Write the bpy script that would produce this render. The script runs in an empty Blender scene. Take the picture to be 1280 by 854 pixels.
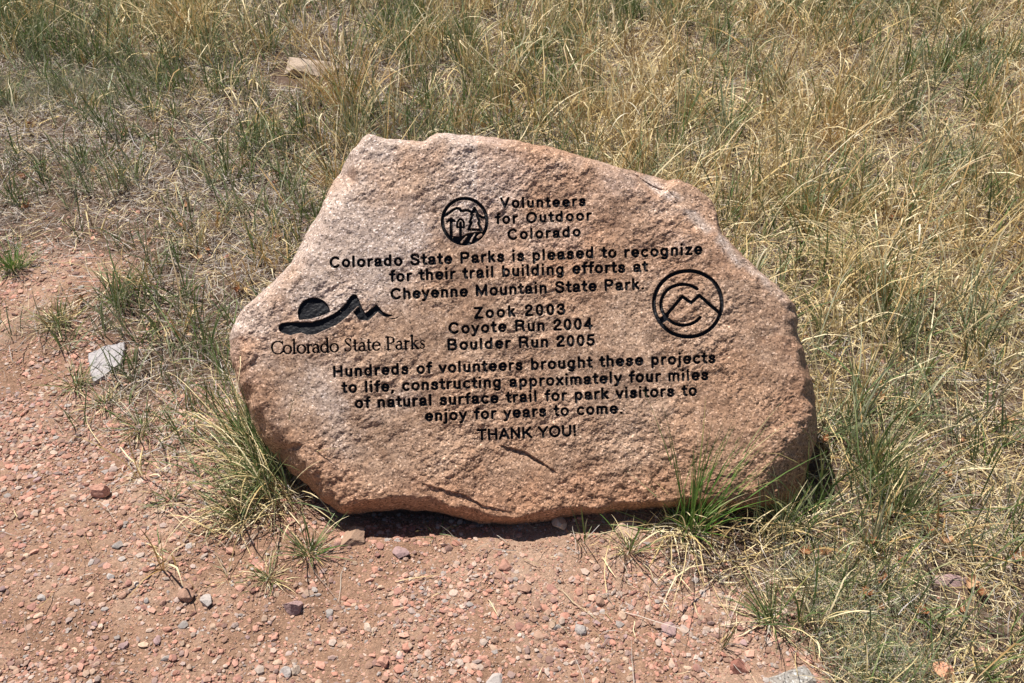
import bpy, math, random
import numpy as np
from mathutils import Vector

# ------------------------------------------------------------------ scene, camera, light
random.seed(7)
RNG = np.random.default_rng(7)
S = bpy.context.scene
C = S.collection
R = math.radians

PITCH, FPX, CAM = R(38.0), 1244.4, np.array([0.0, -1.43, 1.60])
cam_d = bpy.data.cameras.new('camera')
cam_d.sensor_width = 36.0
cam_d.lens = 35.0
cam_d.clip_start, cam_d.clip_end = 0.05, 500
cam = bpy.data.objects.new('camera', cam_d)
C.objects.link(cam)
cam.location = CAM
cam.rotation_euler = (R(90) - PITCH, 0, 0)
S.camera = cam

SUN_EL, SUN_AZ = 64.0, -45.0            # azimuth clockwise from +Y (behind the stone, to the left)
w = bpy.data.worlds.new('World')
S.world = w
w.use_nodes = True
nt = w.node_tree
sky = nt.nodes.new('ShaderNodeTexSky')
sky.sky_type = 'NISHITA'
sky.sun_disc = False
sky.sun_elevation = R(SUN_EL)
sky.sun_rotation = R(SUN_AZ)
sky.altitude = 1900
nt.links.new(sky.outputs[0], nt.nodes['Background'].inputs['Color'])
nt.nodes['Background'].inputs['Strength'].default_value = 0.050
sun_d = bpy.data.lights.new('sun', 'SUN')
sun_d.energy = 4.9
sun_d.angle = R(0.53)
sun_d.color = (1.0, 0.955, 0.88)
sun = bpy.data.objects.new('sun', sun_d)
C.objects.link(sun)
SD = np.array([math.sin(R(SUN_AZ)) * math.cos(R(SUN_EL)), math.cos(R(SUN_AZ)) * math.cos(R(SUN_EL)), math.sin(R(SUN_EL))])
sun.rotation_euler = Vector(SD).to_track_quat('Z', 'Y').to_euler()
sun.location = Vector(SD * 20)
S.view_settings.view_transform = 'Standard'
S.view_settings.look = 'None'
S.view_settings.exposure = 0.58
S.view_settings.gamma = 1.0
S.view_settings.use_curve_mapping = False

# ------------------------------------------------------------------ helpers
def tag(o, label=None, cat=None, group=None, kind=None):
    if label: o['label'] = label
    if cat: o['category'] = cat
    if group: o['group'] = group
    if kind: o['kind'] = kind
    return o

def mesh_np(name, V, F, cols=None, smooth=True, attrs=None):
    """V (n,3), F (m,3) or (m,4) or a list of such arrays"""
    Fs = F if isinstance(F, list) else [F]
    me = bpy.data.meshes.new(name)
    me.vertices.add(len(V))
    me.vertices.foreach_set('co', np.ascontiguousarray(V, np.float32).ravel())
    loops = np.concatenate([f.ravel() for f in Fs]).astype(np.int32)
    sizes = np.concatenate([np.full(len(f), f.shape[1], np.int32) for f in Fs])
    starts = np.concatenate([[0], np.cumsum(sizes)[:-1]]).astype(np.int32)
    me.loops.add(len(loops))
    me.loops.foreach_set('vertex_index', loops)
    me.polygons.add(len(sizes))
    me.polygons.foreach_set('loop_start', starts)
    me.polygons.foreach_set('use_smooth', np.full(len(sizes), smooth, bool))
    me.update(calc_edges=True)
    if cols is not None:
        a = me.attributes.new('col', 'FLOAT_COLOR', 'POINT')
        c4 = np.ones((len(V), 4), np.float32)
        c4[:, :3] = cols
        a.data.foreach_set('color', c4.ravel())
    for k, v in (attrs or {}).items():
        a = me.attributes.new(k, 'FLOAT', 'POINT')
        a.data.foreach_set('value', np.ascontiguousarray(v, np.float32).ravel())
    return me

def link(name, me, mat, parent=None, loc=None):
    o = bpy.data.objects.new(name, me)
    C.objects.link(o)
    if mat is not None: me.materials.append(mat)
    if loc is not None: o.location = loc
    if parent is not None: o.parent = parent
    return o

_p = np.random.default_rng(3).permutation(256).astype(np.int32)
PERM = np.concatenate([_p, _p, _p])
_g = np.random.default_rng(4).normal(size=(256, 3))
GRAD = (_g / np.linalg.norm(_g, axis=1)[:, None]).astype(np.float32)

def noise3(P, scale, seed=0):
    """gradient noise, about -1..1, for points P (n,3)"""
    Q = np.asarray(P, np.float32) * np.float32(scale) + np.float32(seed * 17.31 + 100.0)
    I = np.floor(Q).astype(np.int32)
    f = Q - I
    I &= 255
    u = f * f * f * (f * (f * 6 - 15) + 10)
    out = np.zeros(len(Q), np.float32)
    for dx in (0, 1):
        wx = u[:, 0] if dx else 1 - u[:, 0]
        h1 = PERM[I[:, 0] + dx]
        for dy in (0, 1):
            wy = u[:, 1] if dy else 1 - u[:, 1]
            h2 = PERM[h1 + I[:, 1] + dy]
            for dz in (0, 1):
                wz = u[:, 2] if dz else 1 - u[:, 2]
                g = GRAD[PERM[h2 + I[:, 2] + dz]]
                out += wx * wy * wz * (g[:, 0] * (f[:, 0] - dx) + g[:, 1] * (f[:, 1] - dy) + g[:, 2] * (f[:, 2] - dz))
    return out * 1.6

def fbm(P, scale, octv, seed=0, gain=0.5):
    s = np.zeros(len(P), np.float32)
    a = 1.0
    for k in range(octv):
        s += a * noise3(P, scale * 2.03 ** k, seed + k)
        a *= gain
    return s

def flat(x, y):
    return np.stack([x, y, np.zeros_like(x)], 1)

def sstep(a, b, x):
    t = np.clip((x - a) / (b - a), 0, 1)
    return t * t * (3 - 2 * t)

_cr = np.array([1.0, 0, 0])
_cf = np.array([0, math.cos(PITCH), -math.sin(PITCH)])
_cu = np.array([0, math.sin(PITCH), math.cos(PITCH)])
def rays(px, py):
    px = np.asarray(px, float)[..., None]; py = np.asarray(py, float)[..., None]
    return (px - 640) / FPX * _cr - (py - 427) / FPX * _cu + _cf
def on_ground(px, py, z=0.0):
    d = rays(px, py)
    t = (z - CAM[2]) / d[..., 2]
    return CAM + d * t[..., None]
def on_plane(px, py, p0, n):
    d = rays(px, py)
    t = ((p0 - CAM) @ n) / (d @ n)
    return CAM + d * t[..., None]
def to_px(P):
    q = P - CAM
    dz = q @ _cf
    return 640 + FPX * (q @ _cr) / dz, 427 - FPX * (q @ _cu) / dz

# ------------------------------------------------------------------ materials
def new_mat(name):
    m = bpy.data.materials.new(name)
    m.use_nodes = True
    n = m.node_tree.nodes; l = m.node_tree.links
    b = n['Principled BSDF']
    b.inputs['Roughness'].default_value = 0.85
    b.inputs['Specular IOR Level'].default_value = 0.3
    return m, n, l, b

def ramp(n, stops):
    r = n.new('ShaderNodeValToRGB')
    e = r.color_ramp.elements
    while len(e) < len(stops): e.new(0.5)
    for i, (p, c) in enumerate(stops):
        e[i].position = p
        e[i].color = (*c, 1) if len(c) == 3 else c
    return r

def mixc(n, l, fac, a, b, mode='MIX'):
    m = n.new('ShaderNodeMix')
    m.data_type = 'RGBA'; m.blend_type = mode
    for s, v in ((0, fac), (6, a), (7, b)):
        if isinstance(v, (int, float)): m.inputs[s].default_value = v
        elif isinstance(v, tuple): m.inputs[s].default_value = (*v, 1)
        else: l.new(v, m.inputs[s])
    return m.outputs[2]

def noise_node(n, l, vec, scale, detail=4, rough=0.55):
    t = n.new('ShaderNodeTexNoise')
    t.inputs['Scale'].default_value = scale
    t.inputs['Detail'].default_value = detail
    t.inputs['Roughness'].default_value = rough
    l.new(vec, t.inputs['Vector'])
    return t.outputs['Fac']

def voro(n, l, vec, scale):
    t = n.new('ShaderNodeTexVoronoi')
    t.inputs['Scale'].default_value = scale
    l.new(vec, t.inputs['Vector'])
    return t

def bump(n, l, b, h, dist, strength=1.0):
    k = n.new('ShaderNodeBump')
    k.inputs['Distance'].default_value = dist
    k.inputs['Strength'].default_value = strength
    l.new(h, k.inputs['Height'])
    l.new(k.outputs[0], b.inputs['Normal'])
    return k

def grain_rock(name, c_lo, c_hi, c_stain, pale=None, grain_scale=330.0, attrs=False, contrast=.95):
    m, n, l, b = new_mat(name)
    tc = n.new('ShaderNodeTexCoord').outputs['Object']
    n1 = noise_node(n, l, tc, 11, 8, 0.68)
    r1 = ramp(n, [(0.34, c_lo), (0.60, c_hi)])
    l.new(n1, r1.inputs[0])
    col = r1.outputs[0]
    n2 = noise_node(n, l, tc, 4.0, 5, 0.62)
    r2 = ramp(n, [(0.44, (0, 0, 0)), (0.60, (1, 1, 1))])
    l.new(n2, r2.inputs[0])
    mu = n.new('ShaderNodeMath'); mu.operation = 'MULTIPLY'
    l.new(r2.outputs[0], mu.inputs[0]); mu.inputs[1].default_value = 0.62
    col = mixc(n, l, mu.outputs[0], col, c_stain)
    if attrs:
        at = n.new('ShaderNodeAttribute'); at.attribute_name = 'pale'
        col = mixc(n, l, at.outputs['Fac'], col, pale)
        at2 = n.new('ShaderNodeAttribute'); at2.attribute_name = 'rust'
        col = mixc(n, l, at2.outputs['Fac'], col, (0.40, 0.215, 0.13))
    v = voro(n, l, tc, grain_scale)
    sep = n.new('ShaderNodeSeparateColor')
    l.new(v.outputs['Color'], sep.inputs[0])
    k = contrast
    r3 = ramp(n, [(0.0, (1 - .78 * k,) * 3), (0.10, (1 - .55 * k, 1 - .58 * k, 1 - .6 * k)), (0.20, (1 - .2 * k, 1 - .22 * k, 1 - .24 * k)),
                  (0.75, (1.0, 1.0, 1.0)), (0.90, (1 + .22 * k, 1 + .25 * k, 1 + .28 * k)), (1.0, (1 + .9 * k, 1 + 1.1 * k, 1 + 1.3 * k))])
    l.new(sep.outputs[0], r3.inputs[0])
    col = mixc(n, l, 1.0, col, r3.outputs[0], 'MULTIPLY')
    v2 = voro(n, l, tc, grain_scale * 0.38)
    sep2 = n.new('ShaderNodeSeparateColor')
    l.new(v2.outputs['Color'], sep2.inputs[0])
    r4 = ramp(n, [(0.0, (0.80, 0.78, 0.78)), (1.0, (1.16, 1.14, 1.10))])
    l.new(sep2.outputs[1], r4.inputs[0])
    col = mixc(n, l, 1.0, col, r4.outputs[0], 'MULTIPLY')
    l.new(col, b.inputs['Base Color'])
    nb = noise_node(n, l, tc, 420, 3, 0.6)
    bump(n, l, b, nb, 0.0012, 0.8)
    b.inputs['Roughness'].default_value = 0.78
    return m

M_BOULDER = grain_rock('pink_granite', (0.295, 0.182, 0.122), (0.465, 0.312, 0.222), (0.405, 0.232, 0.142), (0.52, 0.415, 0.36), attrs=True)

def m_ink():
    m, n, l, b = new_mat('black_engraving_paint')
    tc = n.new('ShaderNodeTexCoord').outputs['Object']
    r = ramp(n, [(0.35, (0.006, 0.006, 0.008)), (0.75, (0.012, 0.012, 0.017))])
    l.new(noise_node(n, l, tc, 260, 3), r.inputs[0])
    l.new(r.outputs[0], b.inputs['Base Color'])
    b.inputs['Roughness'].default_value = 0.55
    b.inputs['Specular IOR Level'].default_value = 0.22
    bump(n, l, b, noise_node(n, l, tc, 300, 3), 0.0012, 0.6)
    return m
M_INK = m_ink()

def m_blade():
    m, n, l, b = new_mat('grass_blade')
    a = n.new('ShaderNodeAttribute'); a.attribute_name = 'col'
    l.new(a.outputs['Color'], b.inputs['Base Color'])
    b.inputs['Roughness'].default_value = 0.5
    b.inputs['Specular IOR Level'].default_value = 0.35
    t = n.new('ShaderNodeBsdfTranslucent')
    l.new(a.outputs['Color'], t.inputs['Color'])
    mx = n.new('ShaderNodeMixShader')
    mx.inputs[0].default_value = 0.16
    l.new(b.outputs[0], mx.inputs[1]); l.new(t.outputs[0], mx.inputs[2])
    l.new(mx.outputs[0], n['Material Output'].inputs['Surface'])
    return m
M_BLADE = m_blade()

def m_attr_stone():
    m, n, l, b = new_mat('gravel_stone')
    a = n.new('ShaderNodeAttribute'); a.attribute_name = 'col'
    tc = n.new('ShaderNodeTexCoord').outputs['Object']
    r = ramp(n, [(0.3, (0.72, 0.7, 0.7)), (0.7, (1.15, 1.12, 1.1))])
    l.new(noise_node(n, l, tc, 260, 4, 0.7), r.inputs[0])
    l.new(mixc(n, l, 1.0, a.outputs['Color'], r.outputs[0], 'MULTIPLY'), b.inputs['Base Color'])
    return m
M_GRAVEL = m_attr_stone()

def m_stone(name, c, spread=0.25):
    m, n, l, b = new_mat(name)
    tc = n.new('ShaderNodeTexCoord').outputs['Object']
    oi = n.new('ShaderNodeObjectInfo')
    lo = tuple(x * (1 - spread) for x in c); hi = tuple(min(.85, x * (1 + spread)) for x in c)
    r0 = ramp(n, [(0, lo), (1, hi)])
    l.new(oi.outputs['Random'], r0.inputs[0])
    r = ramp(n, [(0.32, (0.68, 0.66, 0.66)), (0.5, (1, 1, 1)), (0.7, (1.18, 1.15, 1.12))])
    l.new(noise_node(n, l, tc, 150, 6, 0.7), r.inputs[0])
    l.new(mixc(n, l, 1.0, r0.outputs[0], r.outputs[0], 'MULTIPLY'), b.inputs['Base Color'])
    bump(n, l, b, noise_node(n, l, tc, 230, 5, 0.65), 0.0018, 0.8)
    return m

def m_ground():
    m, n, l, b = new_mat('dirt_and_soil')
    tc = n.new('ShaderNodeTexCoord').outputs['Object']
    a = n.new('ShaderNodeAttribute'); a.attribute_name = 'bare'
    r1 = ramp(n, [(0.32, (0.210, 0.124, 0.080)), (0.48, (0.34, 0.206, 0.139)), (0.68, (0.48, 0.335, 0.248))])
    l.new(noise_node(n, l, tc, 3.2, 9, 0.66), r1.inputs[0])
    r2 = ramp(n, [(0.25, (0.62, 0.60, 0.58)), (0.5, (1, 1, 1)), (0.78, (1.28, 1.25, 1.22))])
    l.new(noise_node(n, l, tc, 120, 6, 0.72), r2.inputs[0])
    dirt = mixc(n, l, 1.0, r1.outputs[0], r2.outputs[0], 'MULTIPLY')
    v = voro(n, l, tc, 380)
    sp = n.new('ShaderNodeSeparateColor'); l.new(v.outputs['Color'], sp.inputs[0])
    r5 = ramp(n, [(0.0, (0.7, 0.66, 0.66)), (0.2, (1, 1, 1)), (0.85, (1, 1, 1)), (1.0, (1.5, 1.45, 1.45))])
    l.new(sp.outputs[0], r5.inputs[0])
    dirt = mixc(n, l, 1.0, dirt, r5.outputs[0], 'MULTIPLY')
    r3 = ramp(n, [(0.30, (0.068, 0.044, 0.031)), (0.5, (0.130, 0.085, 0.060)), (0.72, (0.200, 0.138, 0.102))])
    l.new(noise_node(n, l, tc, 16, 8, 0.7), r3.inputs[0])
    soil = mixc(n, l, 1.0, r3.outputs[0], r2.outputs[0], 'MULTIPLY')
    l.new(mixc(n, l, a.outputs['Fac'], soil, dirt), b.inputs['Base Color'])
    b.inputs['Roughness'].default_value = 0.95
    b.inputs['Specular IOR Level'].default_value = 0.15
    bump(n, l, b, noise_node(n, l, tc, 150, 8, 0.75), 0.006, 1.0)
    return m
M_GROUND = m_ground()

# ------------------------------------------------------------------ where what grows (traced on the ground)
ZONES = np.array([  # px, py, litter, dry, green, tallness
 (40,60,.9,.5,.6,.7),(100,20,.9,.9,.6,.85),(250,40,.9,1,.5,1),(60,120,.9,.15,.6,.35),(200,130,1,.3,.75,.42),(230,200,.85,.15,.4,.35),
 (60,210,1,.1,.55,.35),(130,230,.9,.25,1,.45),(330,150,1,.6,.6,.5),(330,220,1,.5,.7,.5),(40,270,.55,.05,.12,.3),(150,300,.55,.12,.25,.3),
 (100,340,.2,.04,.08,.3),(20,370,.02,0,0,.2),(250,330,.8,.25,.55,.42),(190,380,.55,.2,.7,.35),(300,360,.9,.3,.55,.42),(90,420,.38,.12,.35,.26),
 (200,470,.65,.25,.5,.32),(260,430,.75,.3,.65,.42),(140,510,.32,.1,.35,.26),(60,480,0,0,0,.2),(200,540,.34,.1,.3,.3),(240,580,.38,.12,.3,.3),
 (100,600,0,0,0,.2),(200,640,.02,0,0,.2),(0,560,0,0,0,.2),(300,640,.25,.1,.2,.4),(350,690,.08,.03,.04,.3),(420,700,.02,0,0,.2),
 (300,750,0,0,0,.2),(500,720,.02,0,0,.2),(650,700,.02,0,0,.2),(600,800,0,0,0,.2),(100,800,0,0,0,.2),(760,690,.1,.04,.03,.3),
 (850,680,.5,.12,.15,.35),(920,690,.6,.2,.2,.4),(860,760,.05,0,.01,.2),(880,820,.02,0,0,.2),(915,790,.04,0,.02,.2),(960,760,.5,.1,.4,.4),(990,700,.85,.3,.6,.5),
 (1040,770,1,.12,.45,.25),(980,835,.1,.02,.02,.3),(1100,840,1,.18,.4,.3),(1150,700,1,.3,.4,.45),(1200,800,1,.3,.6,.45),(1080,620,.9,.4,1,.75),
 (1180,600,1,.5,.6,.6),(1260,650,1,.5,.5,.6),(1070,500,.9,.5,.8,.65),(1200,500,1,.5,.45,.55),(1100,420,1,.7,.6,.6),(1230,380,1,.9,.3,.75),
 (1050,330,1,1,.4,.85),(960,310,1,.8,.4,.7),(1100,230,1,.9,.4,.75),(1230,200,1,.7,.3,.65),(950,180,1,1,.4,.9),(850,150,1,1,.3,.95),
 (700,150,1,.9,.4,.9),(560,130,1,.7,.4,.8),(430,140,1,1,.5,1),(480,40,1,.9,.5,.9),(650,50,1,.8,.5,.8),(800,50,1,.7,.5,.65),
 (1000,60,1,.8,.5,.6),(1200,60,1,.7,.5,.6),(400,-150,1,.8,.5,.8),(1200,-150,1,.7,.5,.7),(0,-150,1,.6,.7,.9),(1600,400,1,.8,.4,.7),
 (1600,800,1,.4,.6,.5),(-300,100,.9,.4,.6,.7),(-300,500,0,0,0,.2),(-300,800,0,0,0,.2),(640,1000,0,0,0,.2),(1300,1000,1,.2,.6,.4),(640,350,1,.6,.4,.5)])
ZXY = on_ground(ZONES[:, 0], ZONES[:, 1])[:, :2]
def zones(x, y):
    """litter, dry, green, tallness at ground points, soft-edged and patchy"""
    x = np.asarray(x, float); y = np.asarray(y, float)
    P = flat(x, y)
    wx = x + 0.07 * fbm(P, 5, 3, 21); wy = y + 0.07 * fbm(P, 5, 3, 25)
    out = np.zeros((len(x), 4))
    for s in range(0, len(x), 100000):
        e = slice(s, s + 100000)
        d2 = (wx[e, None] - ZXY[None, :, 0]) ** 2 + (wy[e, None] - ZXY[None, :, 1]) ** 2 + 0.0016
        k = d2 ** -2.2
        out[e] = (k @ ZONES[:, 2:]) / k.sum(1)[:, None]
    return out

def gz(x, y):
    """height of the ground"""
    x = np.asarray(x, float); y = np.asarray(y, float)
    P = flat(x, y)
    z = 0.022 * fbm(P, 1.3, 3, 40) * sstep(0.0, 0.5, np.abs(y) + np.abs(x) * .4)
    z += 0.0045 * fbm(P, 9, 3, 44)
    z -= 0.034 * np.exp(-((x + 0.20) / 0.17) ** 2 - ((y - 0.06) / 0.085) ** 2)     # hollow washed out under the front edge
    z += 0.020 * np.exp(-((x - .27) / 0.33) ** 2 - ((y - .04) / 0.12) ** 2)
    z += 0.075 * np.exp(-((x + .56) / 0.16) ** 2 - ((y - .30) / 0.20) ** 2)           # soil banked up against the flank
    return z

# ------------------------------------------------------------------ the ground: one sheet to the horizon
def axis(lo, hi, step, far, grow=1.16):
    a = np.arange(lo, hi + step / 2, step)
    r = []; d, p = step, hi
    while p < far: d *= grow; p += d; r.append(p)
    q = []; d, p = step, lo
    while p > -far: d *= grow; p -= d; q.append(p)
    return np.array(q[::-1] + list(a) + r)
gx = axis(-1.45, 1.25, 0.0050, 150); gy = axis(-0.62, 1.5, 0.0050, 150)
GX, GY = np.meshgrid(gx, gy, indexing='ij')
fx, fy = GX.ravel(), GY.ravel()
near = (np.abs(fx) < 4) & (np.abs(fy) < 6)
bare = np.zeros(len(fx)); zz = zones(fx[near], fy[near])
bare[near] = 1 - sstep(0.12, 0.62, zz[:, 0])
P2 = flat(fx, fy)
GZ = gz(fx, fy)
fine = 0.0022 * fbm(P2, 34, 3, 50) + 0.0024 * np.abs(noise3(P2, 80, 55)) + 0.0016 * np.abs(noise3(P2, 120, 56))
GZ = GZ + fine
nx, ny = len(gx), len(gy)
idx = np.arange(nx * ny).reshape(nx, ny)
F = np.stack([idx[:-1, :-1], idx[1:, :-1], idx[1:, 1:], idx[:-1, 1:]], -1).reshape(-1, 4)
g = link('ground', mesh_np('ground', np.stack([fx, fy, GZ], 1), F, attrs={'bare': bare}), M_GROUND)
tag(g, kind='structure')

# ------------------------------------------------------------------ the engraved boulder
EL = R(46)
NRM = np.array([0, -math.cos(EL), math.sin(EL)])
UAX = np.array([1.0, 0, 0]); VAX = np.array([0, math.sin(EL), math.cos(EL)])
P0 = on_ground(np.array([600.]), np.array([646.]), 0.012)[0] + NRM * 0.06      # a point of the face plane
OUT = [(462,168),(485,174),(514,176),(530,177),(549,166),(580,167),(612,171),(650,176),(690,185),(730,196),(765,206),(790,213),(820,220),(850,225),(872,236),
 (890,251),(897,268),(902,292),(925,315),(950,338),(975,362),(993,382),(998,400),(1000,425),(1008,450),(1015,475),(1020,500),(1022,530),
 (1020,552),(1012,578),(1005,602),(998,620),(985,629),(960,634),(930,637),(900,639),(860,636),(820,635),(790,638),(750,642),(720,645),(690,652),
 (660,655),(630,656),(600,654),(570,647),(540,640),(500,637),(470,639),(445,643),(425,642),(405,626),(385,606),(365,591),(345,573),(330,556),
 (318,535),(308,510),(298,485),(292,460),(287,440),(287,420),(294,402),(304,386),(330,362),(352,341),(365,329),(377,305),(386,286),(398,266),
 (406,247),(418,225),(429,207),(440,190),(448,182),(455,172)]
CEN = (655., 420.)
def plane_uv(px, py, off=0.0):
    p = on_plane(px, py, P0 + NRM * off, NRM) - P0
    return p @ UAX, p @ VAX
cu, cv = plane_uv(np.array([CEN[0]]), np.array([CEN[1]])); cu, cv = cu[0], cv[0]

KEYS = np.array([-180, -150, -120, -90, -55, -25, 0, 30, 55, 90, 125, 150, 180.])
DROP = np.array([.070, .080, .065, .055, .058, .075, .065, .055, .045, .045, .055, .06, .070])
WIDE = np.array([.062, .055, .036, .024, .026, .055, .045, .040, .032, .038, .048, .055, .062])
def drop_of(ph): return np.interp(np.degrees(ph), KEYS, DROP)
def wide_of(ph): return np.interp(np.degrees(ph), KEYS, WIDE)

CHIPS = []
_cr2 = random.Random(19)
for k_ in range(22):                                 # flake scars broken off around the rim: (angle, inset, slope, half length, skew)
    CHIPS.append((_cr2.uniform(-3.14, 3.14), _cr2.uniform(.010, .040), _cr2.uniform(.35, 1.1), _cr2.uniform(.03, .11), _cr2.uniform(-.5, .5)))
CHAMFERS = (((788, 212), (905, 318), .45), ((905, 318), (985, 392), .40), ((1012, 520), (930, 638), .75), ((352, 560), (292, 470), .22), ((300, 400), (380, 330), .20), ((395, 300), (450, 190), .22))
def side_of(U, V, p, q):
    """signed distance in metres beyond the line p->q (to its right as seen in the picture), and along it"""
    (ua, ub), (va, vb) = plane_uv(np.array([p[0], q[0]], float), np.array([p[1], q[1]], float))
    d = np.array([ub - ua, vb - va]); d /= np.hypot(*d)
    return (U - ua) * d[1] - (V - va) * d[0]
def soft_min(x, y, k):
    h_ = np.clip(0.5 + 0.5 * (y - x) / k, 0, 1)
    return y * (1 - h_) + x * h_ - k * h_ * (1 - h_)
def macro(U, V, t, ph, base):
    """the large shape of the face: rounding towards the rim, chamfered corners, broad swells"""
    wid = wide_of(ph) * (1 + 0.35 * noise3(base, 9, 70) + .35 * noise3(base, 26, 71))
    h = -drop_of(ph) * np.clip(1 - t / wid, 0, 1) ** 1.7
    wob = 0.010 * fbm(base, 10, 3, 74)
    for p, q, slope in CHAMFERS:
        h = soft_min(h, slope * (side_of(U, V, p, q) - wob), 0.012)
    for pa, inset, slope, hl, skew in CHIPS:
        if .05 < pa < .7: continue
        i_ = np.argmin(np.abs(np.angle(np.exp(1j * (CHIP_PH - pa)))))
        eu, ev = CHIP_UV[0][i_], CHIP_UV[1][i_]
        nu, nv_ = math.cos(pa + math.pi + skew), math.sin(pa + math.pi + skew)     # pointing inwards
        din = (U - eu) * nu + (V - ev) * nv_; tau = -(U - eu) * nv_ + (V - ev) * nu
        h = soft_min(h, slope * (din - inset) + .012 * slope + 1.6 * np.clip(np.abs(tau) - hl, 0, 1) + .35 * wob, 0.003)
    return h + 0.007 * fbm(base, 4.2, 2, 80) + 0.0034 * fbm(base, 14, 3, 84) + 0.006 * np.abs(noise3(base, 17, 83)) * np.clip(1 - t / .16, 0, 1), wob

o_px = np.array(OUT, float)
u0, v0 = plane_uv(o_px[:, 0], o_px[:, 1])
CHIP_UV = (u0.copy(), v0.copy()); CHIP_PH = np.arctan2(v0 - cv, u0 - cu)
for _ in range(4):                                   # the rim lies behind the face: trace the outline at its own depth
    ph = np.arctan2(v0 - cv, u0 - cu)
    d_, _w = macro(u0, v0, np.zeros(len(u0)), ph, P0 + u0[:, None] * UAX + v0[:, None] * VAX)
    uv = [plane_uv(np.array([a_]), np.array([b_]), h_) for (a_, b_), h_ in zip(OUT, d_)]
    u0, v0 = np.array([k_[0][0] for k_ in uv]), np.array([k_[1][0] for k_ in uv])
rim_z = (P0 + u0[:, None] * UAX + v0[:, None] * VAX + d_[:, None] * NRM)[:, 2]
ph = np.arctan2(v0 - cv, u0 - cu); rad = np.hypot(u0 - cu, v0 - cv)
# dense polygon, then radius by angle
k = np.linspace(0, 1, 40, endpoint=False)
du = np.concatenate([u0[i] + (u0[(i + 1) % len(u0)] - u0[i]) * k for i in range(len(u0))])
dv = np.concatenate([v0[i] + (v0[(i + 1) % len(v0)] - v0[i]) * k for i in range(len(v0))])
dph = np.arctan2(dv - cv, du - cu); drd = np.hypot(du - cu, dv - cv)
o = np.argsort(dph); dph, drd = dph[o], drd[o]
RA = np.linspace(-math.pi, math.pi, 7201)
RR = np.interp(RA, dph, drd, period=2 * math.pi)
kern = np.exp(-0.5 * (np.arange(-30, 31) / 9.0) ** 2); kern /= kern.sum()
RR = np.convolve(np.concatenate([RR[-31:-1], RR, RR[1:31]]), kern, 'valid')
circ = np.stack([np.cos(RA), np.sin(RA), np.zeros_like(RA)], 1) * RR[:, None]
RR = RR + 0.0035 * fbm(circ, 22, 3, 60)
RR[-1] = RR[0]
def r_of(ph): return np.interp(ph, RA, RR)

# -- the writing: a mask in photograph pixels, 4 cells to a pixel
SS, MX0, MY0, MW, MH = 5, 325, 228, 600, 335
mask = np.zeros((MH * SS, MW * SS), np.int16)      # 0 stone, k = part k
def cells(p): return (np.asarray(p, float) - (MX0, MY0)) * SS
def poly_fill(pts, code):
    q = cells(pts)
    lo = np.maximum(np.floor(q.min(0)).astype(int), 0); hi = np.minimum(np.ceil(q.max(0)).astype(int) + 1, (MW * SS, MH * SS))
    X, Y = np.meshgrid(np.arange(lo[0], hi[0]) + .5, np.arange(lo[1], hi[1]) + .5)
    ins = np.zeros(X.shape, bool)
    for i in range(len(q)):
        (x1, y1), (x2, y2) = q[i], q[(i + 1) % len(q)]
        if y1 == y2: continue
        c = ((y1 > Y) != (y2 > Y)) & (X < (x2 - x1) * (Y - y1) / (y2 - y1) + x1)
        ins ^= c
    mask[lo[1]:hi[1], lo[0]:hi[0]][ins] = code
def stroke(pts, wid, code):
    """a stroke through pts, wid a width or a pair (start, end), in photograph pixels"""
    q = cells(pts)
    w0, w1 = (wid if isinstance(wid, tuple) else (wid, wid))
    ws = np.linspace(w0, w1, len(q)) * SS / 2
    for i in range(len(q) - 1):
        a, b = q[i], q[i + 1]; ra, rb = ws[i], ws[i + 1]
        m_ = max(ra, rb) + 1
        lo = np.maximum(np.floor(np.minimum(a, b) - m_).astype(int), 0)
        hi = np.minimum(np.ceil(np.maximum(a, b) + m_).astype(int) + 1, (MW * SS, MH * SS))
        if (hi <= lo).any(): continue
        X, Y = np.meshgrid(np.arange(lo[0], hi[0]) + .5, np.arange(lo[1], hi[1]) + .5)
        d = b - a; L2 = max(d @ d, 1e-9)
        t = np.clip(((X - a[0]) * d[0] + (Y - a[1]) * d[1]) / L2, 0, 1)
        dist = np.hypot(X - a[0] - t * d[0], Y - a[1] - t * d[1])
        mask[lo[1]:hi[1], lo[0]:hi[0]][dist <= ra + (rb - ra) * t] = code
def arc(cx_, cy_, rx, ry, a0, a1, n=40):
    t = np.radians(np.linspace(a0, a1, n))
    return np.stack([cx_ + rx * np.cos(t), cy_ - ry * np.sin(t)], 1)

LINES = [("Volunteers", 626.3, 260.4, 731.3, 257.6, 13.6), ("for Outdoor", 620.3, 280.2, 738.2, 275.8, 14.0), ("Colorado", 635.3, 299.4, 724.8, 296.4, 14.0),
 ("Colorado State Parks is pleased to recognize", 412.5, 335.4, 876.9, 318.4, 14.8), ("for their trail building efforts at", 487.7, 352.0, 808.6, 339.6, 14.8),
 ("Cheyenne Mountain State Park.", 488.9, 374.6, 805.0, 362.0, 14.8), ("Zook 2003", 593.3, 398.6, 706.0, 393.2, 14.8), ("Coyote Run 2004", 561.4, 417.6, 739.6, 411.8, 14.8),
 ("Boulder Run 2005", 559.8, 438.4, 742.8, 432.5, 14.8), ("Hundreds of volunteers brought these projects", 416.6, 472.0, 893.9, 454.2, 14.8),
 ("to life, constructing approximately four miles", 428.6, 492.0, 885.0, 475.4, 14.8), ("of natural surface trail for park visitors to", 444.4, 511.0, 870.2, 495.2, 14.8),
 ("enjoy for years to come.", 532.0, 527.2, 778.0, 517.4, 14.8), ("THANK YOU!", 597.8, 551.2, 719.7, 545.6, 14.8)]
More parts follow.
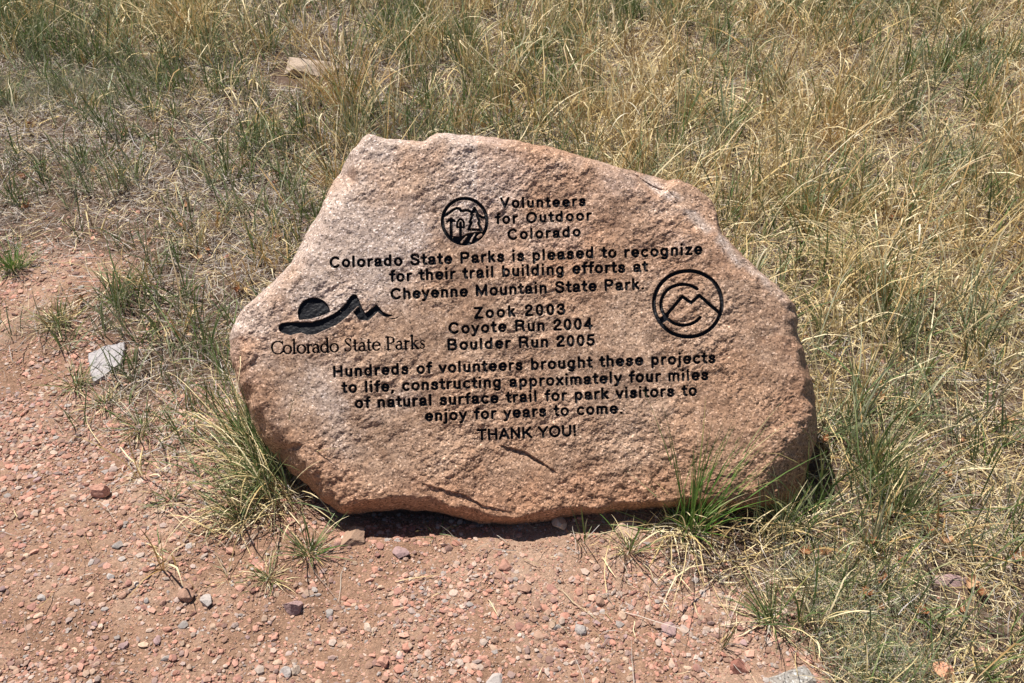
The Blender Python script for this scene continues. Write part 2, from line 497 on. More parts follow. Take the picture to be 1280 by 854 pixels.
def E(cx_, cy_, rx, ry, a0=0, a1=360, n=26):
    t = np.radians(np.linspace(a0, a1, n))
    return [(cx_ + rx * math.cos(v), cy_ + ry * math.sin(v)) for v in t]
ST_ = [(.12, .09), (.12, .64)]
GLYPH = {  # centre lines of a routed sans serif, unit = cap height: (advance, strokes)
 'o': (.62, [E(.31, .37, .21, .28)]), 'c': (.56, [E(.31, .37, .21, .28, 48, 312)]), 'e': (.60, [E(.31, .37, .21, .28, 0, 318), [(.10, .38), (.52, .38)]]),
 'n': (.58, [ST_, E(.285, .47, .165, .18, 180, 0) + [(.45, .09)]]), 'h': (.58, [[(.12, .09), (.12, .92)], E(.285, .47, .165, .18, 180, 0) + [(.45, .09)]]),
 'm': (.86, [ST_, E(.265, .49, .145, .16, 180, 0) + [(.41, .09)], E(.575, .49, .155, .16, 180, 0) + [(.73, .09)]]),
 'u': (.58, [[(.12, .64)] + E(.285, .27, .165, .18, 180, 360) + [(.45, .64)], [(.45, .64), (.45, .09)]]), 'r': (.40, [ST_, [(.12, .44), (.17, .57), (.26, .64), (.35, .64)]]),
 'l': (.26, [[(.12, .09), (.12, .92)]]), 'i': (.26, [ST_, [(.12, .91), (.12, .925)]]), 'j': (.26, [[(.14, .64), (.14, -.06), (.10, -.15), (.01, -.16)], [(.14, .91), (.14, .925)]]),
 't': (.36, [[(.17, .86), (.17, .21), (.21, .11), (.31, .10)], [(.04, .63), (.31, .63)]]), 'f': (.36, [[(.34, .91), (.25, .91), (.19, .83), (.19, .09)], [(.05, .63), (.33, .63)]]),
 'a': (.58, [[(.10, .50), (.16, .61), (.28, .65), (.40, .61), (.44, .50), (.44, .14), (.49, .10)], [(.44, .40), (.30, .37), (.15, .32), (.10, .21), (.15, .11), (.26, .09), (.38, .13), (.44, .24)]]),
 's': (.54, [[(.43, .51), (.37, .62), (.26, .65), (.14, .60), (.12, .50), (.18, .42), (.35, .35), (.43, .27), (.42, .15), (.29, .08), (.15, .11), (.09, .22)]]),
 'd': (.62, [E(.28, .37, .19, .28), [(.47, .09), (.47, .92)]]), 'b': (.62, [E(.32, .37, .19, .28), [(.13, .09), (.13, .92)]]), 'p': (.62, [E(.32, .37, .19, .28), [(.13, -.17), (.13, .64)]]),
 'g': (.62, [E(.28, .37, .19, .28), [(.47, .64), (.47, -.02), (.41, -.13), (.28, -.17), (.14, -.11)]]), 'v': (.52, [[(.06, .64), (.26, .09), (.46, .64)]]),
 'y': (.52, [[(.06, .64), (.26, .12)], [(.46, .64), (.24, .02), (.17, -.14), (.06, -.16)]]), 'x': (.54, [[(.08, .64), (.45, .09)], [(.45, .64), (.08, .09)]]),
 'z': (.52, [[(.09, .63), (.43, .63), (.09, .10), (.44, .10)]]), 'k': (.56, [[(.13, .09), (.13, .92)], [(.15, .30), (.43, .64)], [(.25, .42), (.46, .09)]]),
 'C': (.78, [E(.41, .5, .31, .41, 44, 316)]), 'O': (.84, [E(.42, .5, .32, .41)]), 'V': (.72, [[(.08, .91), (.35, .09), (.63, .91)]]), 'M': (.90, [[(.13, .09), (.13, .91), (.45, .14), (.76, .91), (.76, .09)]]),
 'S': (.72, [[(.59, .70), (.53, .84), (.37, .91), (.20, .87), (.13, .73), (.19, .60), (.37, .52), (.55, .43), (.61, .29), (.54, .14), (.36, .09), (.18, .14), (.10, .30)]]),
 'P': (.70, [[(.13, .09), (.13, .91), (.42, .91), (.57, .84), (.60, .68), (.55, .53), (.42, .47), (.13, .47)]]), 'Z': (.66, [[(.09, .90), (.57, .90), (.09, .10), (.58, .10)]]),
 'R': (.76, [[(.13, .09), (.13, .91), (.45, .91), (.60, .84), (.62, .69), (.57, .55), (.45, .49), (.13, .49)], [(.45, .49), (.58, .40), (.60, .20), (.65, .09)]]),
 'B': (.76, [[(.13, .09), (.13, .91), (.43, .91), (.57, .84), (.58, .69), (.53, .57), (.42, .52), (.13, .52)], [(.42, .52), (.58, .46), (.64, .30), (.58, .14), (.43, .09), (.13, .09)]]),
 'H': (.78, [[(.13, .09), (.13, .91)], [(.63, .09), (.63, .91)], [(.13, .51), (.63, .51)]]), 'T': (.66, [[(.05, .90), (.60, .90)], [(.325, .90), (.325, .09)]]),
 'A': (.74, [[(.06, .09), (.36, .91), (.66, .09)], [(.17, .34), (.55, .34)]]), 'N': (.78, [[(.13, .09), (.13, .91), (.63, .09), (.63, .91)]]), 'K': (.74, [[(.13, .09), (.13, .91)], [(.15, .38), (.61, .91)], [(.31, .56), (.65, .09)]]),
 'Y': (.72, [[(.07, .91), (.36, .46), (.65, .91)], [(.36, .46), (.36, .09)]]), 'U': (.76, [[(.13, .91)] + E(.375, .34, .245, .25, 180, 360) + [(.62, .91)]]),
 '2': (.60, [[(.10, .66), (.13, .82), (.28, .91), (.43, .86), (.49, .72), (.44, .57), (.22, .36), (.10, .20), (.08, .10), (.50, .10)]]), '0': (.60, [E(.29, .5, .19, .41)]),
 '3': (.60, [[(.09, .72), (.15, .87), (.29, .91), (.43, .85), (.46, .70), (.40, .57), (.26, .52)], [(.26, .52), (.44, .46), (.50, .29), (.43, .14), (.28, .09), (.14, .13), (.08, .28)]]),
 '4': (.60, [[(.40, .09), (.40, .91), (.07, .31), (.52, .31)]]), '5': (.60, [[(.46, .90), (.16, .90), (.12, .50), (.27, .58), (.43, .53), (.50, .34), (.43, .15), (.28, .09), (.14, .13), (.07, .26)]]),
 '!': (.28, [[(.13, .91), (.13, .36)], [(.13, .10), (.13, .11)]]), '.': (.28, [[(.12, .09), (.12, .10)]]), ',': (.28, [[(.13, .10), (.12, .02), (.08, -.08)]]), ' ': (.34, [])}
PARTS = {}
code = 0
GW = 1.22                                            # the routed letters are wide
for s, x1, y1, x2, y2, cap in LINES:
    W_ = math.hypot(x2 - x1, y2 - y1)
    e = np.array([x2 - x1, y2 - y1]) / W_; up = np.array([e[1], -e[0]])
    nat = GW * (sum(GLYPH[c][0] for c in s) - .14)
    extra = (W_ / cap - nat) / (len(s) - 1)
    x = -.05 * GW
    for wd_ in s.split(' '):
        code += 1; PARTS[code] = 'engraved_word'
        for c in wd_:
            adv, sts = GLYPH[c]
            for pts in sts:
                stroke([np.array([x1, y1]) + e * (x + a_ * GW) * cap + up * b_ * cap for a_, b_ in pts], max(.212 * cap, 3.05), code)
            x += adv * GW + extra
        x += GLYPH[' '][0] * GW + extra

# the light serif lettering below the hat emblem, drawn stroke by stroke (unit = cap height)
def serif_text(x1, y1, x2, y2, cap):
    TK, TN = .155, .078
    def ell(cx_, cy_, rx, ry, a0=0, a1=360, n=36):
        t = np.linspace(a0, a1, n); out = []
        for j in range(n - 1):
            m_ = math.radians((t[j] + t[j + 1]) / 2)
            wd = TN + (TK - TN) * abs(math.cos(m_)) ** 1.3
            p = [(cx_ + rx * math.cos(math.radians(v)), cy_ + ry * math.sin(math.radians(v))) for v in (t[j], t[j + 1])]
            out.append((p, wd))
        return out
    def base(x, y=0.02, h=.12): return [([(x - h, y), (x + h, y)], TN)]
    XH = .64
    G = {
     'C': (.80, ell(.46, .5, .40, .49, 38, 322) + [([(.78, .98), (.78, .74)], TN), ([(.80, .24), (.70, .12)], TN)]),
     'o': (.60, ell(.30, XH / 2, .25, XH / 2)),
     'l': (.32, [([(.16, 0), (.16, 1.05)], TK), ([(.04, 1.02), (.16, 1.06)], TN)] + base(.16)),
     'r': (.42, [([(.15, 0), (.15, XH)], TK), ([(.03, XH - .04), (.15, XH)], TN), ([(.17, .45), (.27, .61), (.36, .60)], (TN, TK))] + base(.15)),
     'a': (.52, ell(.22, .18, .17, .18) + [([(.38, .07), (.38, .45)], TK), ([(.38, .45), (.33, .60), (.20, .64), (.09, .54)], (TK, TN)), ([(.38, .06), (.44, .0), (.52, .05)], TN)]),
     'd': (.62, ell(.27, XH / 2, .22, XH / 2) + [([(.49, 0), (.49, 1.05)], TK), ([(.37, 1.02), (.49, 1.06)], TN), ([(.49, .03), (.60, .03)], TN)]),
     'S': (.58, [([(.46, .80), (.40, .93), (.27, .98), (.13, .90), (.11, .76), (.20, .62), (.36, .47), (.46, .33), (.46, .18), (.38, .05), (.25, .01), (.12, .07), (.07, .22)], .085), ([(.20, .62), (.36, .47)], TK), ([(.48, .96), (.47, .76)], TN), ([(.07, .0), (.07, .24)], TN)]),
     't': (.38, [([(.16, .10), (.16, .84)], TK), ([(.03, XH - .02), (.34, XH - .02)], TN), ([(.16, .10), (.22, .01), (.35, .06)], (TK, TN))]),
     'e': (.54, ell(.28, XH / 2, .23, XH / 2, 10, 320) + [([(.07, .36), (.50, .36)], TN)]),
     'P': (.66, [([(.17, 0), (.17, .98)], TK), ([(.02, .98), (.34, .98), (.50, .92), (.56, .74), (.50, .56), (.34, .49), (.20, .49)], .08), ([(.535, .84), (.535, .64)], TK)] + base(.17)),
     'k': (.60, [([(.16, 0), (.16, 1.05)], TK), ([(.04, 1.02), (.16, 1.06)], TN), ([(.18, .30), (.42, .62)], TN), ([(.25, .38), (.52, .02)], TK), ([(.32, .62), (.52, .62)], TN), ([(.42, .02), (.60, .02)], TN)] + base(.16)),
     's': (.46, [([(.36, .52), (.28, .62), (.16, .61), (.10, .50), (.18, .38), (.32, .27), (.36, .14), (.26, .02), (.13, .02), (.06, .14)], .075), ([(.18, .38), (.32, .27)], TK * .9)]),
     ' ': (.34, [])}
    global code
    s = 'Colorado State Parks'
    code += 1; PARTS[code] = 'engraved_serif_word'
    tot = sum(G[c][0] for c in s)
    sx = math.hypot(x2 - x1, y2 - y1) / tot
    e = np.array([x2 - x1, y2 - y1]) / math.hypot(x2 - x1, y2 - y1); up = np.array([e[1], -e[0]])
    x = 0
    for c in s:
        adv, st = G[c]
        if c == ' ': code += 1; PARTS[code] = 'engraved_serif_word'
        for pts, wd in st:
            q = [np.array([x1, y1]) + e * (x + px_) * sx + up * py_ * cap for px_, py_ in pts]
            stroke(q, tuple(v * cap for v in wd) if isinstance(wd, tuple) else wd * cap, code)
        x += adv
serif_text(338.6, 443.2, 533.0, 436.2, 16.4)

# round emblem: mountains over an arrow, a shovel and a fir
K = code + 1; PARTS[K] = 'round_emblem'
def z6(pts): return [(540 + a / 5.333, 230 + b / 5.333) for a, b in pts]
stroke(z6(arc(218, 248, 148, 149, 0, 360, 80)), 4.2, K)
stroke(z6([(86, 212), (118, 192), (145, 172), (165, 163), (184, 167), (195, 184), (238, 178), (262, 188)]), 3.4, K)
stroke(z6([(308, 205), (335, 222), (360, 222)]), 3.4, K)
stroke(z6([(284, 160), (262, 205), (272, 208), (252, 255), (264, 258), (243, 304), (330, 304), (308, 258), (318, 255), (300, 208), (306, 205), (284, 160)]), 3.2, K)
poly_fill(z6([(284, 148), (265, 195), (303, 195)]), K)
stroke(z6([(128, 240), (128, 345)]), 3.8, K); stroke(z6([(102, 252), (127, 232), (150, 250)]), 3.2, K)
stroke(z6([(168, 290), (168, 262), (178, 243), (191, 236), (204, 243), (214, 262), (214, 290), (168, 290)]), 2.6, K)
stroke(z6([(191, 262), (191, 355)]), 3.6, K)
poly_fill(z6([(92, 330), (130, 345), (190, 350), (245, 325), (345, 312), (322, 352), (285, 380), (240, 398), (200, 398), (150, 382), (115, 358)]), K)
def unmask(pts, wd):
    stroke(pts, wd, 0)
unmask(z6([(196, 386), (212, 368), (230, 348)]), (2.6, 1.4)); unmask(z6([(258, 380), (270, 355), (286, 332)]), (2.6, 1.4)); unmask(z6([(308, 352), (326, 338)]), 3.6)

# long emblem: a sun over a rolling ridge line
K = code + 2; PARTS[K] = 'ridge_emblem'
def z5(pts): return [(320 + a / 5.333, 350 + b / 5.333) for a, b in pts]
poly_fill(z5(list(map(tuple, arc(386, 222, 108, 104, 4, 206, 50))) + [(350, 264), (420, 247), (470, 228)]), K)
poly_fill(z5([(148, 322), (152, 300), (170, 286), (210, 280), (300, 280), (380, 279), (450, 260), (510, 233), (560, 196), (600, 156), (632, 106), (648, 96), (670, 98), (690, 142),
  (710, 192), (729, 222), (760, 196), (800, 162), (820, 182), (842, 210), (880, 229), (920, 236), (880, 247), (848, 244), (824, 224), (812, 212), (785, 238), (762, 262), (745, 273), (688, 267),
  (648, 216), (686, 178), (678, 176), (640, 214), (600, 256), (540, 302), (470, 332), (400, 364), (340, 368), (302, 353), (262, 360), (228, 370), (172, 352), (152, 338)]), K)
poly_fill(z5([(888, 257), (930, 252), (966, 236), (938, 257), (905, 263)]), K)

# ring emblem: a letter arc with two peaks
K = code + 3; PARTS[K] = 'ring_emblem'
def z7(pts): return [(800 + a / 7.117, 320 + b / 7.117) for a, b in pts]
stroke(z7(arc(429, 425, 303, 296, 0, 360, 90)), 4.7, K)
stroke(z7(arc(385, 432, 196, 184, 50, 322, 60)), 4.1, K)
stroke(z7([(165, 578), (235, 530), (380, 358), (458, 415), (532, 350), (712, 508)]), 4.2, K)
poly_fill(z7([(150, 560), (205, 545), (265, 530), (235, 580), (200, 600)]), K)

# depth of the carving: full a little inside each edge
# paint chipped off here and there
_yy, _xx = np.nonzero(mask)
_q = np.stack([_xx, _yy, np.zeros_like(_xx)], 1).astype(np.float32) / SS
_chip = (noise3(_q, .28, 5) + .5 * noise3(_q, .9, 6)) > .98
mask[_yy[_chip], _xx[_chip]] = 0
ink = (mask > 0).astype(np.float32)
def blur(a, s):
    kx = np.exp(-0.5 * (np.arange(-3 * s, 3 * s + 1) / s) ** 2); kx /= kx.sum(); h = 3 * s
    p = np.pad(a, ((h, h), (0, 0))); a = sum(kx[j] * p[j:j + a.shape[0]] for j in range(2 * h + 1))
    p = np.pad(a, ((0, 0), (h, h))); return sum(kx[j] * p[:, j:j + a.shape[1]] for j in range(2 * h + 1))
carve = np.clip((blur(ink, 3) - 0.42) / 0.4, 0, 1) * ink
near_ink = np.clip(blur(ink, 5) * 2.0, 0, 1)
def sample(a, px, py, nearest=False):
    x = (px - MX0) * SS - .5; y = (py - MY0) * SS - .5
    ok = (x > 1) & (y > 1) & (x < MW * SS - 3) & (y < MH * SS - 3)
    out = np.zeros(len(px), a.dtype)
    x, y = x[ok], y[ok]
    if nearest:
        out[ok] = a[np.rint(y).astype(int), np.rint(x).astype(int)]; return out
    i = np.floor(x).astype(int); j = np.floor(y).astype(int); fx_ = x - i; fy_ = y - j
    out[ok] = (a[j, i] * (1 - fx_) + a[j, i + 1] * fx_) * (1 - fy_) + (a[j + 1, i] * (1 - fx_) + a[j + 1, i + 1] * fx_) * fy_
    return out

# -- the front sheet
N = 1150
a = np.linspace(-1, 1, N)
A, B = np.meshgrid(a, a, indexing='ij')
A = A.ravel(); B = B.ravel()
rr = np.maximum(np.abs(A), np.abs(B))
with np.errstate(divide='ignore', invalid='ignore'):
    p1 = math.pi / 4 * B / A + np.where(A < 0, math.pi, 0)
    p2 = math.pi / 2 - math.pi / 4 * A / B + np.where(B < 0, math.pi, 0)
ph = np.nan_to_num(np.where(np.abs(A) >= np.abs(B), p1, p2))
ph = (ph + math.pi) % (2 * math.pi) - math.pi
RP = r_of(ph)
U = cu + rr * RP * np.cos(ph); V = cv + rr * RP * np.sin(ph)
base = P0 + U[:, None] * UAX + V[:, None] * VAX
qx, qy = to_px(base)
t = (1 - rr) * RP
hgt, wob = macro(U, V, t, ph, base)
def ledge(pts, depth, reach):
    global hgt
    best = np.full(len(U), 9.0); sgn = np.zeros(len(U)); along = np.zeros(len(U))
    us, vs = plane_uv(np.array([p[0] for p in pts], float), np.array([p[1] for p in pts], float))
    n_ = len(pts) - 1
    for i in range(n_):
        d = np.array([us[i + 1] - us[i], vs[i + 1] - vs[i]]); L = np.hypot(*d)
        tt = np.clip(((U - us[i]) * d[0] + (V - vs[i]) * d[1]) / L ** 2, 0, 1)
        dx_ = U - us[i] - tt * d[0]; dy_ = V - vs[i] - tt * d[1]; dd = np.hypot(dx_, dy_)
        b_ = dd < best
        best[b_] = dd[b_]; sgn[b_] = np.sign(dx_ * d[1] - dy_ * d[0])[b_]; along[b_] = ((i + tt) / n_)[b_]
    s = best * sgn + 0.0015 * noise3(base, 120, 77)
    fade = np.sin(np.clip(along, 0, 1) * math.pi) ** .6
    hgt = hgt - depth * fade * sstep(-.001, .0015, s) * np.exp(-np.clip(s, 0, 1) / reach)
ledge([(622, 556), (640, 560), (655, 564), (678, 578), (698, 592)], 0.010, 0.022)
ledge([(528, 604), (552, 611), (580, 618), (604, 632), (640, 640)], 0.008, 0.018)
ledge([(790, 208), (812, 222), (835, 232), (846, 246)], 0.006, 0.03)
# grain of the broken surface; the carved ground is smoother
s1 = -side_of(U, V, (800, 226), (925, 340))
band = sstep(0.0, .02, s1 + wob) * (1 - sstep(0.012, .05, s1 + wob * 2 - .01)) * sstep(790, 815, qx) * (1 - sstep(960, 1000, qx)) * sstep(.40, .62, .5 + .5 * fbm(base, 16, 2, 92) + .2)
ni = sample(near_ink, qx, qy)
rough = (1 - 0.65 * ni) * (1 - 0.5 * band)
pit = noise3(base, 95, 86)
low_r = 1 + .9 * np.clip(1 - t / .10, 0, 1) * (ph < -.3)
micro = (0.0020 * fbm(base, 42, 2, 85) + 0.0014 * pit) * low_r + 0.0010 * noise3(base, 190, 87) + 0.0006 * noise3(base, 380, 88)
st_ = np.stack([(U * .8 + V * .6) * .38, (V * .8 - U * .6), np.zeros(len(U))], 1)
micro += 0.0016 * fbm(st_, 62, 2, 96) + 0.0034 * np.minimum(0, noise3(st_, 30, 98) + .25) - .0016 * np.clip(noise3(base, 130, 99) - .35, 0, 1)
micro -= 0.0016 * np.clip(noise3(base, 70, 89) - 0.25, 0, 1)
vary = .42 + .68 * sstep(-.45, .55, fbm(base, 6.5, 3, 101))
hgt = hgt + micro * rough * vary
cd = sample(carve, qx, qy)
hgt = hgt - cd * (0.0056 + 0.0006 * noise3(base, 160, 90))
front = base + hgt[:, None] * NRM
pale = 0.85 * sstep(.50, 1.0, .5 + .38 * fbm(base, 7, 4, 91) + 0.75 * (cu - 0.14 - U) + 0.95 * (V - cv))
pale = np.clip(pale + band * .75, 0, 1)
splash = np.clip((.15 - front[:, 2] + .05 * fbm(base, 13, 3, 103)) / .13, 0, 1)
rust = np.clip(sstep(.30, .95, .30 * fbm(base, 11, 4, 93) + .30 + .9 * np.clip(.13 - t, 0, .13) / .13 * (ph < 0) + .45 * ((V - cv) > .12) * (U > cu - .1)), 0, 1) * .42 * (1 - band)

# -- sides and back: rings from the front's border
bi = np.arange(N * N).reshape(N, N)
loop = np.concatenate([bi[0, :-1], bi[:-1, -1], bi[-1, :0:-1], bi[:0:-1, 0]])
lp = ph[loop]; lu = np.cos(lp); lv = np.sin(lp)
low = np.clip(-lv, 0, 1)
bdir = -NRM[None, :] * np.ones((len(loop), 1)) + np.array([0, .25, .62]) * low[:, None]
bdir /= np.linalg.norm(bdir, axis=1)[:, None]
ringV = [front]; rings = [loop]; off = N * N
cen3 = P0 + cu * UAX + cv * VAX
J = 34
edge3 = front[loop]
rad_dir = lu[:, None] * UAX + lv[:, None] * VAX
DEPTH = 0.30
for j in range(1, J + 1):
    s = j / J
    dep = DEPTH * (1 - (1 - s) ** 1.6)
    shrink = 1 - s ** 2.4 * 0.97
    bulge = 0.012 * math.sin(min(1, s * 3) * math.pi)
    cj = cen3 + bdir * 0
    p = cen3 + (edge3 - cen3) * shrink + bdir * dep + rad_dir * (-bulge)
    disp = 0.010 * fbm(p, 9, 3, 95) * min(1, s * 5) + 0.0026 * fbm(p, 60, 2, 97)
    p = p + rad_dir * disp[:, None] * (shrink + .1)
    ringV.append(p); rings.append(np.arange(off, off + len(loop))); off += len(loop)
ringV.append(ringV[-1].mean(0, keepdims=True)); tip = off
VV = np.concatenate(ringV)
FQ = np.stack([bi[:-1, :-1], bi[1:, :-1], bi[1:, 1:], bi[:-1, 1:]], -1).reshape(-1, 4)
side = []
for j in range(J):
    r0, r1 = rings[j], rings[j + 1]
    side.append(np.stack([np.roll(r0, -1), r0, r1, np.roll(r1, -1)], -1))
side = np.concatenate(side)
capf = np.stack([np.roll(rings[-1], -1), rings[-1], np.full(len(loop), tip)], -1)
n_back = len(VV) - N * N
pale = np.concatenate([pale, np.zeros(n_back)]); rust = np.concatenate([np.clip(rust + .6 * splash, 0, 1), np.full(n_back, .35)])

# split the painted carving off as parts of its own
fc = base[FQ].mean(1)
fpx, fpy = to_px(fc)
fcode = sample(mask, fpx, fpy, True)
ORIG = np.array([P0[0], P0[1] + 0.1, 0.0])
me = mesh_np('engraved_boulder', VV - ORIG, [FQ[fcode == 0], side, capf], attrs={'pale': pale, 'rust': rust})
boulder = link('engraved_boulder', me, M_BOULDER, loc=ORIG)
tag(boulder, 'large pinkish tan granite boulder engraved with black lettering and three emblems', 'boulder')
for code, nm in PARTS.items():
    f = FQ[fcode == code]
    if not len(f): continue
    ids, inv = np.unique(f, return_inverse=True)
    link(nm, mesh_np(nm, VV[ids] - ORIG, inv.reshape(-1, 4)), M_INK, boulder)

# footprint of the stone on the ground
lowv = VV[VV[:, 2] < 0.06]
bx = np.linspace(-0.72, 0.78, 151); fb = np.full(150, 9.0); bb = np.full(150, -9.0)
b_i = np.clip(np.digitize(lowv[:, 0], bx) - 1, 0, 149)
np.minimum.at(fb, b_i, lowv[:, 1])
b_j = np.clip(np.digitize(VV[:, 0], bx) - 1, 0, 149)
np.maximum.at(bb, b_j, VV[:, 1])
def under_stone(x, y, m_=0.012):
    i = np.clip(np.digitize(x, bx) - 1, 0, 149)
    return (x > bx[0]) & (x < bx[-1]) & (y > fb[i] + m_) & (y < bb[i] - 0.03)

# ------------------------------------------------------------------ stones
def ico(sub):
    import bmesh
    bm = bmesh.new(); bmesh.ops.create_icosphere(bm, subdivisions=sub, radius=1.0)
    bm.verts.ensure_lookup_table()
    v = np.array([x.co[:] for x in bm.verts]); f = np.array([[q.index for q in x.verts] for x in bm.faces]); bm.free()
    return v, f
ICO1, ICO2, ICO4 = ico(1), ico(2), ico(4)

def chunk(rng, verts, cuts=7):
    """an angular stone: a sphere cut by random planes"""
    v = verts.copy()
    for _ in range(cuts):
        n_ = rng.normal(size=3); n_ /= np.linalg.norm(n_); d = rng.uniform(.45, .85)
        s = v @ n_ - d
        v -= np.outer(np.clip(s, 0, None), n_)
    return v

def scatter(n, box):
    return RNG.uniform(box[0], box[1], n), RNG.uniform(box[2], box[3], n)

PAL = np.array([(.56,.29,.21),(.50,.27,.20),(.60,.36,.27),(.52,.26,.19),(.48,.29,.22),(.42,.25,.19),(.53,.36,.28),(.38,.20,.16),(.50,.38,.31),(.33,.23,.20),(.43,.33,.29),(.56,.45,.38),(.28,.17,.14),(.40,.35,.32),(.54,.30,.23),(.45,.32,.24),(.40,.26,.19),(.36,.22,.16)])
# loose gravel and grit: nobody could count it
gxs, gys = scatter(400000, (-1.6, 1.2, -0.72, 1.3))
crumb = np.arange(len(gxs)) > 215000
zn = zones(gxs, gys)
dens = np.clip(1.08 - 1.6 * zn[:, 0], 0.0, 1) * (0.30 + 0.85 * sstep(-.28, .50, fbm(flat(gxs, gys), 3.4, 4, 31))) + .03
soft = np.exp(-((gxs - .02) / .42) ** 2 - ((gys + .055) / .085) ** 2)                     # fine dirt just in front of the stone
dens *= 1 - .88 * soft
dens += .65 * np.exp(-((gxs - .17) / .24) ** 2 - ((gys + .27) / .11) ** 2) + .35 * np.exp(-((gxs + .9) / .25) ** 2 - ((gys - .15) / .2) ** 2)
dens = np.where(crumb, np.clip(1.0 - 1.3 * zn[:, 0], 0, 1) * .85, dens)
keep = (RNG.random(len(gxs)) < dens) & ~under_stone(gxs, gys, 0.05)
gxs, gys, crumb = gxs[keep], gys[keep], crumb[keep]
n = len(gxs)
size = np.clip(np.exp(RNG.normal(math.log(.0022), .60, n)), .0010, .0076)
size = np.where(crumb, RNG.uniform(.0007, .0023, n), size)
prot = [chunk(np.random.default_rng(100 + i), ICO1[0], 6) for i in range(24)]
pv = np.stack([p[:, :] for p in prot])
which = RNG.integers(0, 24, n)
vv = pv[which] * size[:, None, None] * RNG.uniform(.5, 1.6, (n, 1, 3)) * np.array([1.1, 1.1, .58])
an = RNG.uniform(0, 6.283, n); ca, sa = np.cos(an)[:, None], np.sin(an)[:, None]
X = vv[..., 0] * ca - vv[..., 1] * sa; Y = vv[..., 0] * sa + vv[..., 1] * ca
gv = np.stack([X + gxs[:, None], Y + gys[:, None], vv[..., 2] + (gz(gxs, gys) + size * .22 + .001)[:, None]], -1)
gc = PAL[RNG.integers(0, len(PAL), n)] * RNG.uniform(.70, 1.10, (n, 1))
stony = RNG.random(n) < .38
gc = np.where((crumb & ~stony)[:, None], np.array([(.345, .205, .138)]) * RNG.uniform(.65, 1.5, (n, 1)) * RNG.uniform(.95, 1.05, (n, 3)), gc)
nv = ICO1[0].shape[0]
gf = (ICO1[1][None] + (np.arange(n) * nv)[:, None, None]).reshape(-1, 3)
gr = link('gravel', mesh_np('gravel', gv.reshape(-1, 3), gf, np.repeat(gc, nv, 0), smooth=False), M_GRAVEL)
tag(gr, 'loose pinkish crushed gravel and grit over the dirt trail', 'gravel', kind='stuff')

M_ST = {k: m_stone(k + '_stone', c) for k, c in dict(salmon=(.50,.27,.20), tan=(.47,.33,.24), grey=(.38,.335,.31), mauve=(.33,.22,.21), brown=(.30,.18,.13), pale=(.50,.39,.31)).items()}
M_SPECK = grain_rock('speckled_granite', (.32, .30, .28), (.42, .40, .37), (.38, .32, .26), grain_scale=260, contrast=.9)
M_SLAB = m_stone('lavender_slab', (.39, .36, .36), 0.05)

def rest(o, x, y, sink=.3):
    """set an object down on the ground, sunk by a share of its height"""
    zs = [c[2] for c in o.bound_box]
    o.location = (x, y, float(gz(np.array([x]), np.array([y]))[0]) - min(zs) - sink * (max(zs) - min(zs)))

def rock_mesh(name, seed, half, mat, cuts=9, rough=.06, sub=4):
    rng = np.random.default_rng(seed)
    v = chunk(rng, (ICO4 if sub == 4 else ICO2)[0], cuts)
    v = v / np.abs(v).max(0)
    v = v * (1 + rough * fbm(v, 2.2, 4, seed)[:, None])
    me = mesh_np(name, v * np.array(half), (ICO4 if sub == 4 else ICO2)[1], smooth=(sub == 4 and cuts < 0))
    me.materials.append(mat)
    return me

def named_stone(px, py, w_px, h_px, mat, label, seed, rz=0.0, tall=.55, sink=.28, cat='stone', name='stone'):
    p = on_ground(np.array([px]), np.array([py + h_px * .25]))[0]
    sc = np.linalg.norm(p - CAM) / FPX
    hw = w_px * sc / 2; hd = h_px * sc / 2 / .8
    me = rock_mesh(name, seed, (hw, hd, min(hw, hd) * tall), mat)
    o_ = link(name, me, None)
    o_.rotation_euler = (0, 0, rz)
    rest(o_, p[0], p[1], sink)
    return tag(o_, label, cat)

named_stone(441, 667, 40, 28, m_stone('dusty_brown_stone', (.36, .235, .165), .05), 'dusty brown block of stone tucked against the low corner of the engraved boulder', 44, .3, .85, .48)
named_stone(503, 688, 23, 16, M_ST['mauve'], 'purplish flat stone in the dirt near the dusty brown block', 12, -.4)
named_stone(699, 657, 18, 19, M_ST['pale'], 'small beige chunk standing on soft dirt by the boulder edge', 13, .2, 1.0, .2)
named_stone(785, 662, 32, 24, M_ST['tan'], 'half buried tan stone behind the small front tuft', 14, .1, .6, .5)
named_stone(367, 755, 23, 16, M_ST['mauve'], 'rounded purple brown stone alone on the trail dirt', 15, .2, .9, .2)
named_stone(126, 618, 26, 13, M_ST['salmon'], 'tilted pink stone with a dark underside on the open trail', 16, -.2, 1.1, .15)
named_stone(632, 705, 21, 15, M_ST['salmon'], 'angular reddish pink stone in the dirt before the boulder', 17, .5, .7)
named_stone(924, 832, 24, 20, m_stone('dark_red_stone', (.27, .12, .09), .05), 'dark red stone near the grey speckled rock', 18, .5, .8)
named_stone(984, 848, 64, 34, M_SPECK, 'light grey speckled granite rock half buried at the grass edge', 19, .1, .6, .5, 'rock', 'rock')
named_stone(382, 86, 86, 30, m_stone('weathered_tan_stone', (.42, .325, .25), .05), 'low tan rock lying in the dry grass behind the boulder', 52, .1, .62, .3, 'rock', 'rock')
named_stone(310, 260, 34, 20, m_stone('dull_pink_stone', (.40, .27, .20), .05), 'dull pinkish rock half hidden in grass beside the boulder shoulder', 21, .1, .6, .6, 'rock', 'rock')
named_stone(1184, 730, 40, 14, M_ST['mauve'], 'flat mauve stone sunk in grey grass litter', 22, .05, .5)
named_stone(1175, 846, 22, 20, m_stone('orange_stone', (.55, .27, .17), .05), 'orange pink stone lying in low grass', 23, .2, .9)
